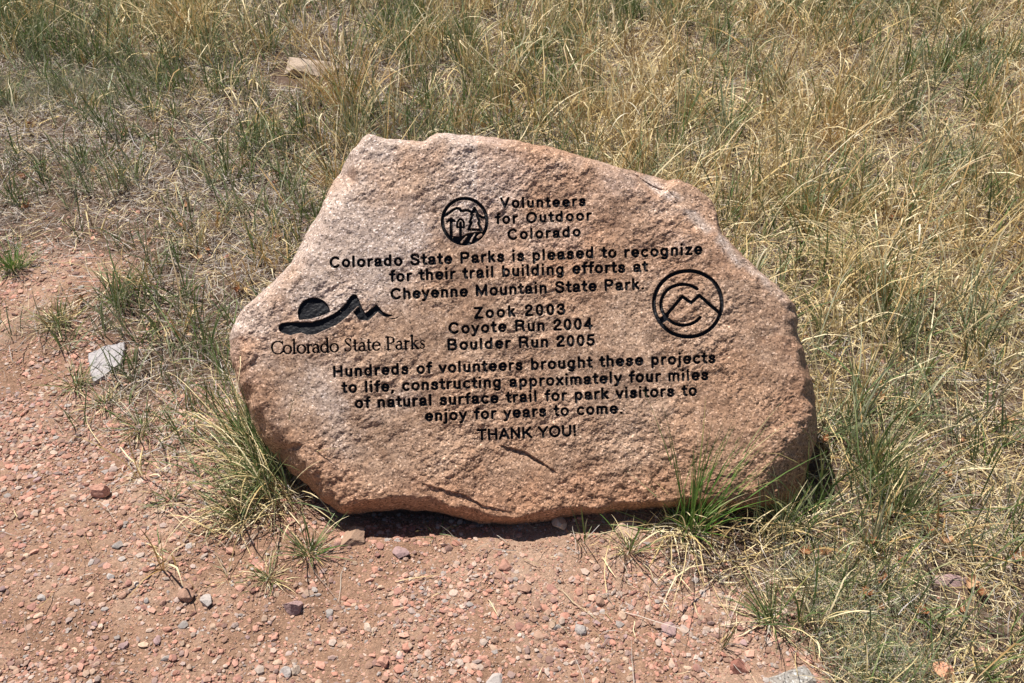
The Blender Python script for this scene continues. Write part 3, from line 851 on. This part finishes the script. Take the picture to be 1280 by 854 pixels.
named_stone(836, 784, 18, 17, M_ST['mauve'], 'lavender three-cornered stone among crushed gravel', 24, .6, .6)
named_stone(727, 782, 17, 15, M_ST['grey'], 'grey lilac stone in the thick of the gravel', 25, .2, .8)
named_stone(480, 821, 18, 12, M_ST['salmon'], 'dull rose stone on the smooth trail dirt', 26, .1, .8)
named_stone(655, 736, 18, 10, M_ST['brown'], 'thin dark brown stone beside crushed gravel', 27, -.1, .8)
named_stone(748, 752, 14, 11, M_ST['brown'], 'small dark brown lump at the gravel edge', 28, .4, 1.)
named_stone(258, 748, 14, 16, M_ST['grey'], 'slate grey stone next to a red brown one on the trail', 29, .2, .9)
named_stone(233, 743, 20, 13, M_ST['brown'], 'red brown stone next to a slate grey one on the trail', 30, -.2, .9)
named_stone(148, 682, 14, 10, M_ST['grey'], 'whitish grey flat stone on the pale trail surface', 31, .1, .6)
named_stone(357, 832, 16, 12, M_ST['grey'], 'bluish grey stone on trail dirt, one of a touching pair', 32, .5, .7)
named_stone(369, 830, 12, 10, M_ST['pale'], 'light stone on trail dirt, paler one of a touching pair', 33, .5, .8)
named_stone(620, 848, 26, 16, M_ST['grey'], 'mottled grey stone among pale gravel at the trail middle', 34, .5, .6, .45)

def slab():
    pts = [(108, 437), (125, 430), (155, 424), (153, 436), (148, 449), (133, 459), (114, 471), (110, 458)]
    c = on_ground(np.array([131.]), np.array([447.]))[0]
    top = np.array([on_ground(np.array([float(a_)]), np.array([float(b_)]), .03)[0] for a_, b_ in pts]) - c
    top[:, 2] = .016 + .10 * (top[:, 1]) + 0.02 * top[:, 0]
    m_ = len(pts); K_ = 14
    rings_ = [np.tile(top.mean(0), (m_ * K_, 1))]
    big_ = np.concatenate([top[i] + (top[(i + 1) % m_] - top[i]) * np.linspace(0, 1, K_, endpoint=False)[:, None] for i in range(m_)])
    big_[:, :2] += .0018 * np.stack([noise3(big_, 90, 1), noise3(big_, 90, 2)], 1)
    mid = top.mean(0)
    R_ = []
    for s in np.linspace(.04, .96, 16):
        q = mid + (big_ - mid) * s
        q[:, 2] += .0022 * fbm(q, 38, 3, 5) + .002 * (noise3(q * np.array([1, .35, 0]), 70, 6) > .1)
        R_.append(q)
    q = big_.copy(); q[:, 2] -= .003; R_.append(q)
    q = big_.copy(); q[:, 2] = -.02; q[:, :2] = mid[:2] + (q[:, :2] - mid[:2]) * 1.04; R_.append(q)
    L = m_ * K_
    vv_ = np.concatenate(R_ + [mid[None] * np.array([1, 1, 1])])
    fs = []
    for j in range(len(R_) - 1):
        i0 = np.arange(L) + j * L; i1 = i0 + L
        fs.append(np.stack([i0, np.roll(i0, -1), np.roll(i1, -1), i1], -1))
    i0 = np.arange(L); cap_ = np.stack([np.full(L, len(vv_) - 1), np.roll(i0, -1), i0], -1)
    me_ = mesh_np('stone_slab', vv_, [np.concatenate(fs)[:, ::-1], cap_[:, ::-1]], smooth=False)
    o_ = link('stone_slab', me_, M_SLAB)
    o_.location = (c[0], c[1], float(gz(c[:1], c[1:2])[0]))
    tag(o_, 'flat pale lavender grey stone slab in sparse grass at the trail edge', 'stone slab')
slab()

# countable pebbles standing out of the gravel
kinds = [('salmon', 'small salmon pink pebble on the bare dirt trail'), ('tan', 'small tan pebble on the bare dirt trail'), ('grey', 'small grey pebble on the bare dirt trail'),
         ('mauve', 'small purplish pebble on the bare dirt trail'), ('brown', 'small dark brown pebble on the bare dirt trail'), ('pale', 'small cream pebble on the bare dirt trail')]
protos = {}
for ki, (k_, lab) in enumerate(kinds):
    for s in range(4):
        protos[k_, s] = rock_mesh('pebble', 300 + ki * 10 + s, (.0085, .0070, .0042), M_ST[k_], 9, .05, 2)
done = 0
weights = [.40, .26, .07, .13, .08, .06]
while done < 270:
    px, py = random.uniform(5, 1000), random.uniform(430, 850)
    p = on_ground(np.array([px]), np.array([py]))[0]
    z_ = zones(p[:1], p[1:2])[0]
    if z_[0] > .22 or under_stone(p[:1], p[1:2], -.02)[0]: continue
    if abs(p[1] + .02) < .07 and -.35 < p[0] < .35 and random.random() < .7: continue
    k_, lab = random.choices(kinds, weights)[0]
    o_ = link('pebble', protos[k_, random.randrange(4)], None)
    s = random.choice((.55, .65, .75, .85, 1.0, 1.2))
    o_.scale = (s * random.uniform(.8, 1.25), s * random.uniform(.8, 1.2), s * random.uniform(.7, 1.2))
    o_.rotation_euler = (random.uniform(-.25, .25), random.uniform(-.25, .25), random.uniform(0, 6.28))
    o_.location = (p[0], p[1], float(gz(p[:1], p[1:2])[0]) + .0024 * s)
    tag(o_, lab, 'pebble', 'pebbles scattered on the trail, ' + k_)
    done += 1

# ------------------------------------------------------------------ grass
STRAW = np.array([(.70,.56,.30),(.78,.66,.41),(.60,.44,.19),(.66,.51,.25),(.50,.39,.21),(.76,.64,.40),(.34,.23,.11)])
GOLD = np.array([(.50,.32,.13),(.56,.38,.17),(.43,.27,.11)])
DEAD = np.array([(.34,.29,.25),(.44,.38,.32),(.22,.17,.14),(.54,.47,.39),(.38,.34,.32),(.15,.105,.08),(.28,.20,.14)])
GREEN = np.array([(.09,.155,.035),(.12,.18,.05),(.15,.205,.075),(.11,.15,.055),(.18,.23,.09)])
SAGE = np.array([(.21,.25,.13),(.27,.30,.17),(.19,.235,.115),(.34,.35,.23)])
LUSH = np.array([(.10,.20,.035),(.13,.24,.05),(.15,.25,.06)])

def blades(x, y, az, L, th0, bend, wd, col, K=5, z0=None, lift=0.002, wob=.35, tipcol=None):
    """ribbons: th0 the lean from upright at the foot, bend the further lean at the tip"""
    n = len(x)
    s = np.linspace(0, 1, K + 1)
    z = gz(x, y) - .004 if z0 is None else z0
    P = np.zeros((n, K + 1, 3)); P[:, 0] = np.stack([x, y, z], 1)
    kink = RNG.normal(0, wob, (n, K))
    azs = az[:, None] + np.cumsum(kink, 1) / K * 1.6
    for j in range(K):
        th = th0 + bend * ((j + .5) / K) ** 1.4
        st = L / K
        P[:, j + 1] = P[:, j] + np.stack([np.sin(th) * np.cos(azs[:, j]), np.sin(th) * np.sin(azs[:, j]), np.cos(th)], 1) * st[:, None]
    g_ = gz(P[:, 1:, 0].ravel(), P[:, 1:, 1].ravel()).reshape(n, K)
    P[:, 1:, 2] = np.maximum(P[:, 1:, 2], g_ + lift + RNG.random((n, 1)) * .008)
    face = RNG.normal(0, .9, n)
    side = np.stack([-np.sin(az + face), np.cos(az + face), RNG.normal(0, .25, n)], 1)
    tw = np.where(s < .6, 1.0, np.maximum(0.12, 1 - (s - .6) / .4 * .9)) * (0.75 + .25 * np.sin(np.minimum(s * 3, 1.57)))
    off = side[:, None, :] * (wd[:, None] * tw[None, :] / 2)[..., None]
    V_ = np.stack([P - off, P + off], 2).reshape(n, -1, 3)
    m_ = 2 * (K + 1)
    q = np.array([[2 * j, 2 * j + 1, 2 * j + 3, 2 * j + 2] for j in range(K)])
    F_ = (q[None] + (np.arange(n) * m_)[:, None, None]).reshape(-1, 4)
    shade = np.repeat(col[:, None, :], m_, 1)
    if tipcol is not None:
        f = np.repeat(np.clip((s - .35) / .65, 0, 1), 2)[None, :, None] * tipcol[1][:, None, None]
        shade = shade * (1 - f) + tipcol[0][:, None, :] * f
    return V_.reshape(-1, 3), F_, shade.reshape(-1, 3)

def join(parts):
    vs, fs, cs, o_ = [], [], [], 0
    for v_, f_, c_ in parts:
        vs.append(v_); fs.append(f_ + o_); cs.append(c_); o_ += len(v_)
    return np.concatenate(vs), np.concatenate(fs), np.concatenate(cs)

def pick(pal, n, var=.18):
    return pal[RNG.integers(0, len(pal), n)] * RNG.uniform(1 - var, 1 + var, (n, 1))

CLEAR = [(on_ground(np.array([a_]), np.array([b_]))[0], rx, ry) for a_, b_, rx, ry in ((131., 447., .085, .075), (382., 96., .13, .15), (984., 850., .07, .06), (1026., 596., .045, .075), (1184., 738., .05, .05))]
def clear_of(x, y):
    ok = np.ones(len(x), bool)
    for c_, rx, ry in CLEAR: ok &= ((x - c_[0]) / rx) ** 2 + ((y - c_[1]) / ry) ** 2 > 1
    return ok

def field(n):
    """points over the ground in and around the view, thinner far off"""
    v_ = RNG.random(n) ** 0.85
    y = -0.75 + v_ * 5.4
    half = 0.95 + (y + 1.43) * 0.62
    return (RNG.random(n) * 2 - 1) * half, y

# litter: flattened dead stalks
x, y = field(430000)
z = zones(x, y)
patch = .55 + .45 * sstep(-.5, .3, fbm(flat(x, y), 6, 3, 33))
keep = (RNG.random(len(x)) < z[:, 0] ** 1.2 * patch * .95) & ~under_stone(x, y) & clear_of(x, y)
x, y = x[keep], y[keep]; n = len(x)
L = np.clip(np.exp(RNG.normal(math.log(.052), .55, n)), .015, .20)
col = np.where((RNG.random(n) < .22 + .42 * sstep(-.3, .6, x))[:, None], pick(STRAW, n), pick(DEAD, n, .25))
far = np.clip((y + .5) / 3, 0, 1)
lit = blades(x, y, RNG.uniform(0, 6.283, n), L, RNG.normal(1.45, .12, n), RNG.normal(.1, .45, n), RNG.uniform(.0007, .0021, n) * (1 + .5 * far), col, 4,
             z0=gz(x, y) + RNG.random(n) ** 2 * .022, wob=.55)
o_ = link('grass_litter', mesh_np('grass_litter', *lit), M_BLADE)
tag(o_, 'matted grey and straw dead grass stalks lying over the soil', 'litter', kind='stuff')

# standing tufts: clumps of dry and green blades
def clumps(n_try, channel, power, per, spread):
    x, y = field(n_try)
    z = zones(x, y)
    patch = sstep(-.55, .45, fbm(flat(x, y), 3.3, 3, 35 + channel))
    keep = (RNG.random(n_try) < z[:, channel] ** power * (.10 + .98 * patch)) & ~under_stone(x, y)
    x, y, z = x[keep], y[keep], z[keep]
    cnt = RNG.integers(per[0], per[1], len(x))
    i = np.repeat(np.arange(len(x)), cnt)
    a_ = RNG.uniform(0, 6.283, len(i)); r_ = np.abs(RNG.normal(0, spread, len(i)))
    px, py = x[i] + r_ * np.cos(a_), y[i] + r_ * np.sin(a_)
    k_ = ~under_stone(px, py) & clear_of(px, py)
    return px[k_], py[k_], a_[k_], r_[k_], z[i][k_], i[k_], RNG.random(len(x))[i][k_]

x, y, a_, r_, z, ci, cr = clumps(9500, 1, 1.5, (6, 18), .020)
n = len(x)
lean_az = RNG.uniform(0, 6.283, ci.max() + 1)[ci]
az = np.where(RNG.random(n) < .35, lean_az, a_) + RNG.normal(0, .5, n)
L = np.clip((.07 + .14 * z[:, 3]) * RNG.lognormal(-.1, .42, n), .03, .42)
gold = (cr < .22) & (RNG.random(n) < .75)
col = np.where(gold[:, None], pick(GOLD, n), pick(STRAW, n))
far = np.clip((y + .5) / 3, 0, 1)
dry = blades(x, y, az, L, np.abs(RNG.normal(.35, .40, n)), np.abs(RNG.normal(.9, .9, n)), RNG.uniform(.0013, .0042, n) * (1 + .35 * far), col, 6, wob=.6)
# a few broad pale curled dead leaves on tall stems
m_ = RNG.random(n) < .02
b2 = blades(x[m_], y[m_], az[m_], L[m_] * .35, RNG.normal(.6, .5, m_.sum()), RNG.normal(1.6, .8, m_.sum()), np.full(m_.sum(), .0046), pick(np.array([(.66,.58,.42),(.60,.48,.30)]), m_.sum()), 6,
            z0=gz(x[m_], y[m_]) + L[m_] * .6)
o_ = link('dry_grass', mesh_np('dry_grass', *join([dry, b2])), M_BLADE)
tag(o_, 'dry straw coloured bunchgrass standing around the boulder', 'grass', kind='stuff')

x, y, a_, r_, z, ci, cr = clumps(13500, 2, 1.15, (5, 17), .015)
n = len(x)
sage = cr < .45
L = np.clip((.06 + .14 * z[:, 3]) * RNG.lognormal(-.1, .35, n), .025, .32)
col = np.where(sage[:, None], pick(SAGE, n), pick(GREEN, n))
tip = (pick(STRAW, n), (RNG.random(n) < .45) * RNG.random(n))
grn = blades(x, y, a_ + RNG.normal(0, .6, n), L, np.abs(RNG.normal(.32, .25, n)), np.abs(RNG.normal(.5, .45, n)), RNG.uniform(.0014, .0036, n) * (1 + .35 * np.clip((y + .5) / 3, 0, 1)), col, 5, tipcol=tip)
o_ = link('green_grass', mesh_np('green_grass', *grn), M_BLADE)
tag(o_, 'grey green living grass growing through the dry grass', 'grass', kind='stuff')

# fine low mat of short blades at the trail edge
mx_, my_ = [], []
for (a_, b_, r1, r2, cnt) in ((1040, 762, .075, .085, 1300), (1105, 832, .10, .07, 800), (1022, 720, .06, .05, 350), (1130, 760, .06, .06, 500), (45, 118, .20, .14, 4500), (110, 105, .26, .16, 3500), (200, 130, .2, .12, 1000), (1085, 845, .08, .05, 900)):
    q = on_ground(np.array([float(a_)]), np.array([float(b_)]))[0]
    mx_.append(q[0] + RNG.normal(0, r1 * .75, cnt)); my_.append(q[1] + RNG.normal(0, r2 * .75, cnt))
x, y = np.concatenate(mx_), np.concatenate(my_)
k_ = clear_of(x, y) & ~under_stone(x, y)
x, y = x[k_], y[k_]; n = len(x)
matg = blades(x, y, RNG.uniform(0, 6.283, n), RNG.uniform(.02, .065, n), np.abs(RNG.normal(.5, .3, n)), np.abs(RNG.normal(.6, .4, n)), RNG.uniform(.0009, .0017, n),
              np.where((RNG.random(n) < .42)[:, None], pick(np.concatenate([STRAW[:3], DEAD]), n), pick(SAGE, n)), 4)
o_ = link('short_grass', mesh_np('short_grass', *matg), M_BLADE)
tag(o_, 'fine short sage green grass forming soft low mats', 'grass', kind='stuff')

# tufts one can tell apart
def tuft(px, py, n, height, spread, label, green=.7, lush=False, lean=None, splay=.35, bendy=.6, wd=.0022, sx=1.0, sy=1.0, pal=None):
    p = on_ground(np.array([float(px)]), np.array([float(py)]))[0]
    a1 = RNG.uniform(0, 6.283, n); r1 = np.abs(RNG.normal(0, spread, n))
    x, y = p[0] + r1 * np.cos(a1) * sx, p[1] + r1 * np.sin(a1) * sy
    ok = ~under_stone(x, y, 0.0); x, y, a1 = x[ok], y[ok], a1[ok]; n = len(x)
    az = a1 + RNG.normal(0, .5, n)
    if lean is not None: az = np.where(RNG.random(n) < .65, lean + RNG.normal(0, .5, n), az)
    isg = RNG.random(n) < green
    L = height * np.clip(RNG.lognormal(-.2, .35, n), .3, 1.35)
    cg = pick(LUSH if lush else GREEN, n)
    col = np.where(isg[:, None], cg, pick(STRAW if pal is None else pal, n))
    th = np.abs(RNG.normal(splay, splay * .6, n)) + (~isg) * .25
    b_ = blades(x, y, az, L, th, np.abs(RNG.normal(bendy, bendy * .6, n)) + (~isg) * .4, RNG.uniform(.7, 1.2, n) * wd, col, 7, wob=.25,
                tipcol=(pick(STRAW, n), isg * (RNG.random(n) < .35) * .7))
    m2 = max(3, int(n * .6))                          # dead thatch matted round the crown
    a2 = RNG.uniform(0, 6.283, m2); r2 = np.abs(RNG.normal(0, spread * 1.1, m2))
    x2, y2 = p[0] + r2 * np.cos(a2) * sx, p[1] + r2 * np.sin(a2) * sy
    k2 = ~under_stone(x2, y2, 0.0); x2, y2, a2 = x2[k2], y2[k2], a2[k2]; m2 = len(x2)
    t_ = blades(x2, y2, a2 + RNG.normal(0, .8, m2), height * RNG.uniform(.12, .45, m2), RNG.normal(1.05, .3, m2), RNG.normal(.5, .5, m2), RNG.uniform(.6, 1.1, m2) * wd, pick(np.concatenate([STRAW, DEAD]), m2), 7, wob=.8)
    b_ = join([b_, t_])
    v_ = b_[0] - np.array([p[0], p[1], 0])
    o_ = link('grass_tuft', mesh_np('grass_tuft', v_, b_[1], b_[2]), M_BLADE, loc=(p[0], p[1], 0))
    return tag(o_, label, 'grass tuft')
tuft(346, 610, 360, .21, .05, 'big drooping green and straw tuft against the flank of the engraved boulder', .45, lean=2.5, splay=.45, bendy=1.2, sx=1.0, sy=1.2)
tuft(322, 588, 150, .21, .035, 'slender upright blades sheltering behind the big drooping tuft along the boulder flank', .6, lean=2.2, splay=.3, bendy=.5)
tuft(352, 628, 110, .15, .03, 'mostly straw tangle at the foot of the boulder flank below the big drooping tuft', .2, lean=3.0, splay=.8, bendy=.9)
tuft(300, 655, 90, .13, .03, 'straw and green fringe spilling from the big drooping tuft onto the trail', .5, lean=3.0, splay=.6, bendy=.9)
tuft(862, 666, 120, .24, .018, 'bright green tuft growing straight up before the boulder face', .85, lush=True, lean=.9, splay=.38, bendy=.4, wd=.0026)
tuft(842, 666, 34, .16, .02, 'dry straws bent flat beside the bright green tuft at the boulder foot', .2, splay=1.0, bendy=.6)
tuft(786, 692, 34, .11, .010, 'small thin green tuft with a clear shadow on the dirt before the boulder', .85, splay=.4, bendy=.5)
tuft(388, 692, 70, .09, .012, 'dark green tuft beside the dusty brown block of stone', .85, splay=.5, bendy=.5)
tuft(336, 723, 85, .06, .012, 'short grey green tuft alone on the trail dirt', .6, splay=.55, bendy=.5, wd=.0014)
tuft(16, 333, 150, .11, .02, 'bright green lush tuft on bare soil at the upper trail edge', .95, lush=True, splay=.45, bendy=.5)
tuft(74, 405, 120, .09, .022, 'mixed green and straw tuft above the stone slab', .6, splay=.5)
tuft(95, 482, 75, .08, .014, 'low green tuft touching the bare trail below the stone slab', .75, splay=.5)
tuft(132, 508, 65, .065, .016, 'short grey green tuft at the trail edge nearest the gravel', .6, splay=.6)
tuft(178, 540, 65, .075, .022, 'sparse tuft of thin green blades between slab and drooping tuft', .7, splay=.55)
tuft(216, 628, 32, .065, .012, 'few green blades sprouting from the gravel', .85, splay=.7)
tuft(286, 722, 14, .06, .012, 'wispy thin grass sprout on the trail beside the short grey green tuft', .6, splay=.5, wd=.0014)
tuft(200, 690, 8, .05, .008, 'tiny green sprout bending over the trail gravel', .8, splay=.7)
tuft(545, 666, 12, .05, .010, 'tiny green sprout in the shade under the boulder edge', .9, splay=.8, wd=.0016)
tuft(962, 782, 70, .12, .014, 'leaning green tuft with pale tips at the border of dirt and grass', .75, lean=2.4, splay=.6, bendy=.5)
tuft(903, 808, 9, .13, .006, 'two or three single green blades rising from the dirt', .9, splay=.15, bendy=.2)
tuft(978, 662, 90, .14, .02, 'mixed straw tuft at the shaded low corner of the boulder', .45, splay=.35, bendy=.5)
tuft(1088, 606, 105, .22, .035, 'tall dark green tuft standing beside the shaded end of the boulder', .6, splay=.3, bendy=.6, lean=.3)
tuft(1120, 650, 60, .17, .025, 'upright green tuft in front of the tall dark one by the boulder end', .75, splay=.3, bendy=.5)
tuft(420, 235, 60, .20, .02, 'golden stalks rising beside the pale shoulder of the boulder', .15, splay=.2, bendy=.35, pal=GOLD, wd=.0028)
tuft(45, 58, 120, .26, .05, 'tall green grass clump in the far corner beyond the trail', .9, splay=.25, bendy=.4)
tuft(240, 50, 170, .34, .06, 'drooping golden bunch of dry grass in the background beside tall green blades', .1, splay=.35, bendy=1.1)
tuft(1090, 345, 170, .30, .05, 'arched bunch of pale straw beyond the boulder end', .1, splay=.45, bendy=1.3, lean=2.9)
tuft(435, 140, 120, .36, .05, 'tall orange gold stalks standing right behind the boulder top', .10, splay=.15, bendy=.35, pal=GOLD, wd=.0030)

# ------------------------------------------------------------------ straws and leaves
for (xa, ya, xb, yb) in ((495,728,553,723), (611,751,624,773), (654,702,678,714), (734,745,749,731), (752,701,768,728), (778,694,801,716), (684,699,702,700), (672,849,677,835)):
    A_, B_ = on_ground(np.array([xa, xb], float), np.array([ya, yb], float))
    d = B_ - A_
    b_ = blades(A_[:1], A_[1:2], np.array([math.atan2(d[1], d[0])]), np.array([np.hypot(d[0], d[1])]), np.array([1.55]), np.array([.05]), np.array([.0024]), pick(STRAW, 1), 7,
                z0=gz(A_[:1], A_[1:2]) + .006, lift=.005, wob=.15)
    o_ = link('dry_straw', mesh_np('dry_straw', b_[0] - A_, b_[1], b_[2]), M_BLADE, loc=A_)
    tag(o_, 'single dry straw lying on the dirt before the boulder', 'straw', 'loose straws on the dirt')

def m_leaf():
    m, n, l, b = new_mat('dead_leaf')
    tc = n.new('ShaderNodeTexCoord').outputs['Object']
    oi = n.new('ShaderNodeObjectInfo')
    r0 = ramp(n, [(0, (.22, .10, .045)), (.6, (.38, .17, .08)), (1, (.46, .29, .17))])
    l.new(oi.outputs['Random'], r0.inputs[0])
    r = ramp(n, [(.3, (.7, .66, .62)), (.7, (1.15, 1.1, 1.05))])
    l.new(noise_node(n, l, tc, 120, 4), r.inputs[0])
    l.new(mixc(n, l, 1.0, r0.outputs[0], r.outputs[0], 'MULTIPLY'), b.inputs['Base Color'])
    b.inputs['Roughness'].default_value = .6
    return m
M_LEAF = m_leaf()
def leaf_mesh(seed):
    rng = np.random.default_rng(seed)
    n_ = 22
    s = np.linspace(0, 1, n_)
    half = .30 * np.sin(s ** .8 * math.pi) * (1 + .35 * np.sin(s * 21 + seed)) + .015
    cols_ = np.linspace(-1, 1, 7)
    Vx = np.repeat(s[:, None], 7, 1) - .5; Vy = half[:, None] * cols_[None]
    curl = rng.uniform(1.4, 3.4); fold = rng.uniform(1.0, 2.6)
    Vz = curl * .5 * (Vx ** 2) * rng.choice((1, 1, -1)) + fold * Vy ** 2 * 1.5 + .05 * np.sin(Vx * 9 + seed) * cols_[None]
    v_ = np.stack([Vx, Vy, Vz], -1).reshape(-1, 3) * .045
    i_ = np.arange(n_ * 7).reshape(n_, 7)
    f_ = np.stack([i_[:-1, :-1], i_[1:, :-1], i_[1:, 1:], i_[:-1, 1:]], -1).reshape(-1, 4)
    me_ = mesh_np('dead_leaf', v_, f_); me_.materials.append(M_LEAF); return me_
LM = [leaf_mesh(i) for i in range(6)]
_lr = random.Random(5)
spots = [(_lr.uniform(1030, 1270), _lr.uniform(40, 800)) for _ in range(26)] + [(_lr.uniform(380, 1000), _lr.uniform(10, 150)) for _ in range(22)] + [(_lr.uniform(20, 350), _lr.uniform(120, 330)) for _ in range(16)] + [(1150,395),(1110,415),(1170,655),(1005,702),(1045,425),(1060,340),(1010,420),(1165,395),(1250,400),(1215,420),(1180,690),(1150,775),(235,262),(275,270),(50,155),(40,160),
         (250,145),(285,130),(295,125),(35,260),(330,145),(345,150),(150,195),(160,165),(215,165),(190,310),(105,385),(300,375),(1165,300),(1180,155),(1090,60),(1230,165),
         (620,45),(765,20),(610,135),(640,150),(580,210),(515,130),(810,120),(820,95),(1010,225),(1060,250),(1100,480),(1135,520),(1200,560),(1090,690),(1120,705),(1160,670)]
for i, (px, py) in enumerate(spots):
    p = on_ground(np.array([float(px)]), np.array([float(py)]))[0]
    o_ = link('dead_leaf', LM[i % 6], None)
    s = random.uniform(.40, .80)
    o_.scale = (s, s, s)
    o_.rotation_euler = (random.uniform(-.5, .5), random.uniform(-.5, .5), random.uniform(0, 6.28))
    o_.location = (p[0], p[1], float(gz(p[:1], p[1:2])[0]) + random.uniform(.006, .024))
    tag(o_, 'curled orange brown dead leaf caught in the grass', 'leaf', 'dead leaves caught in the grass')
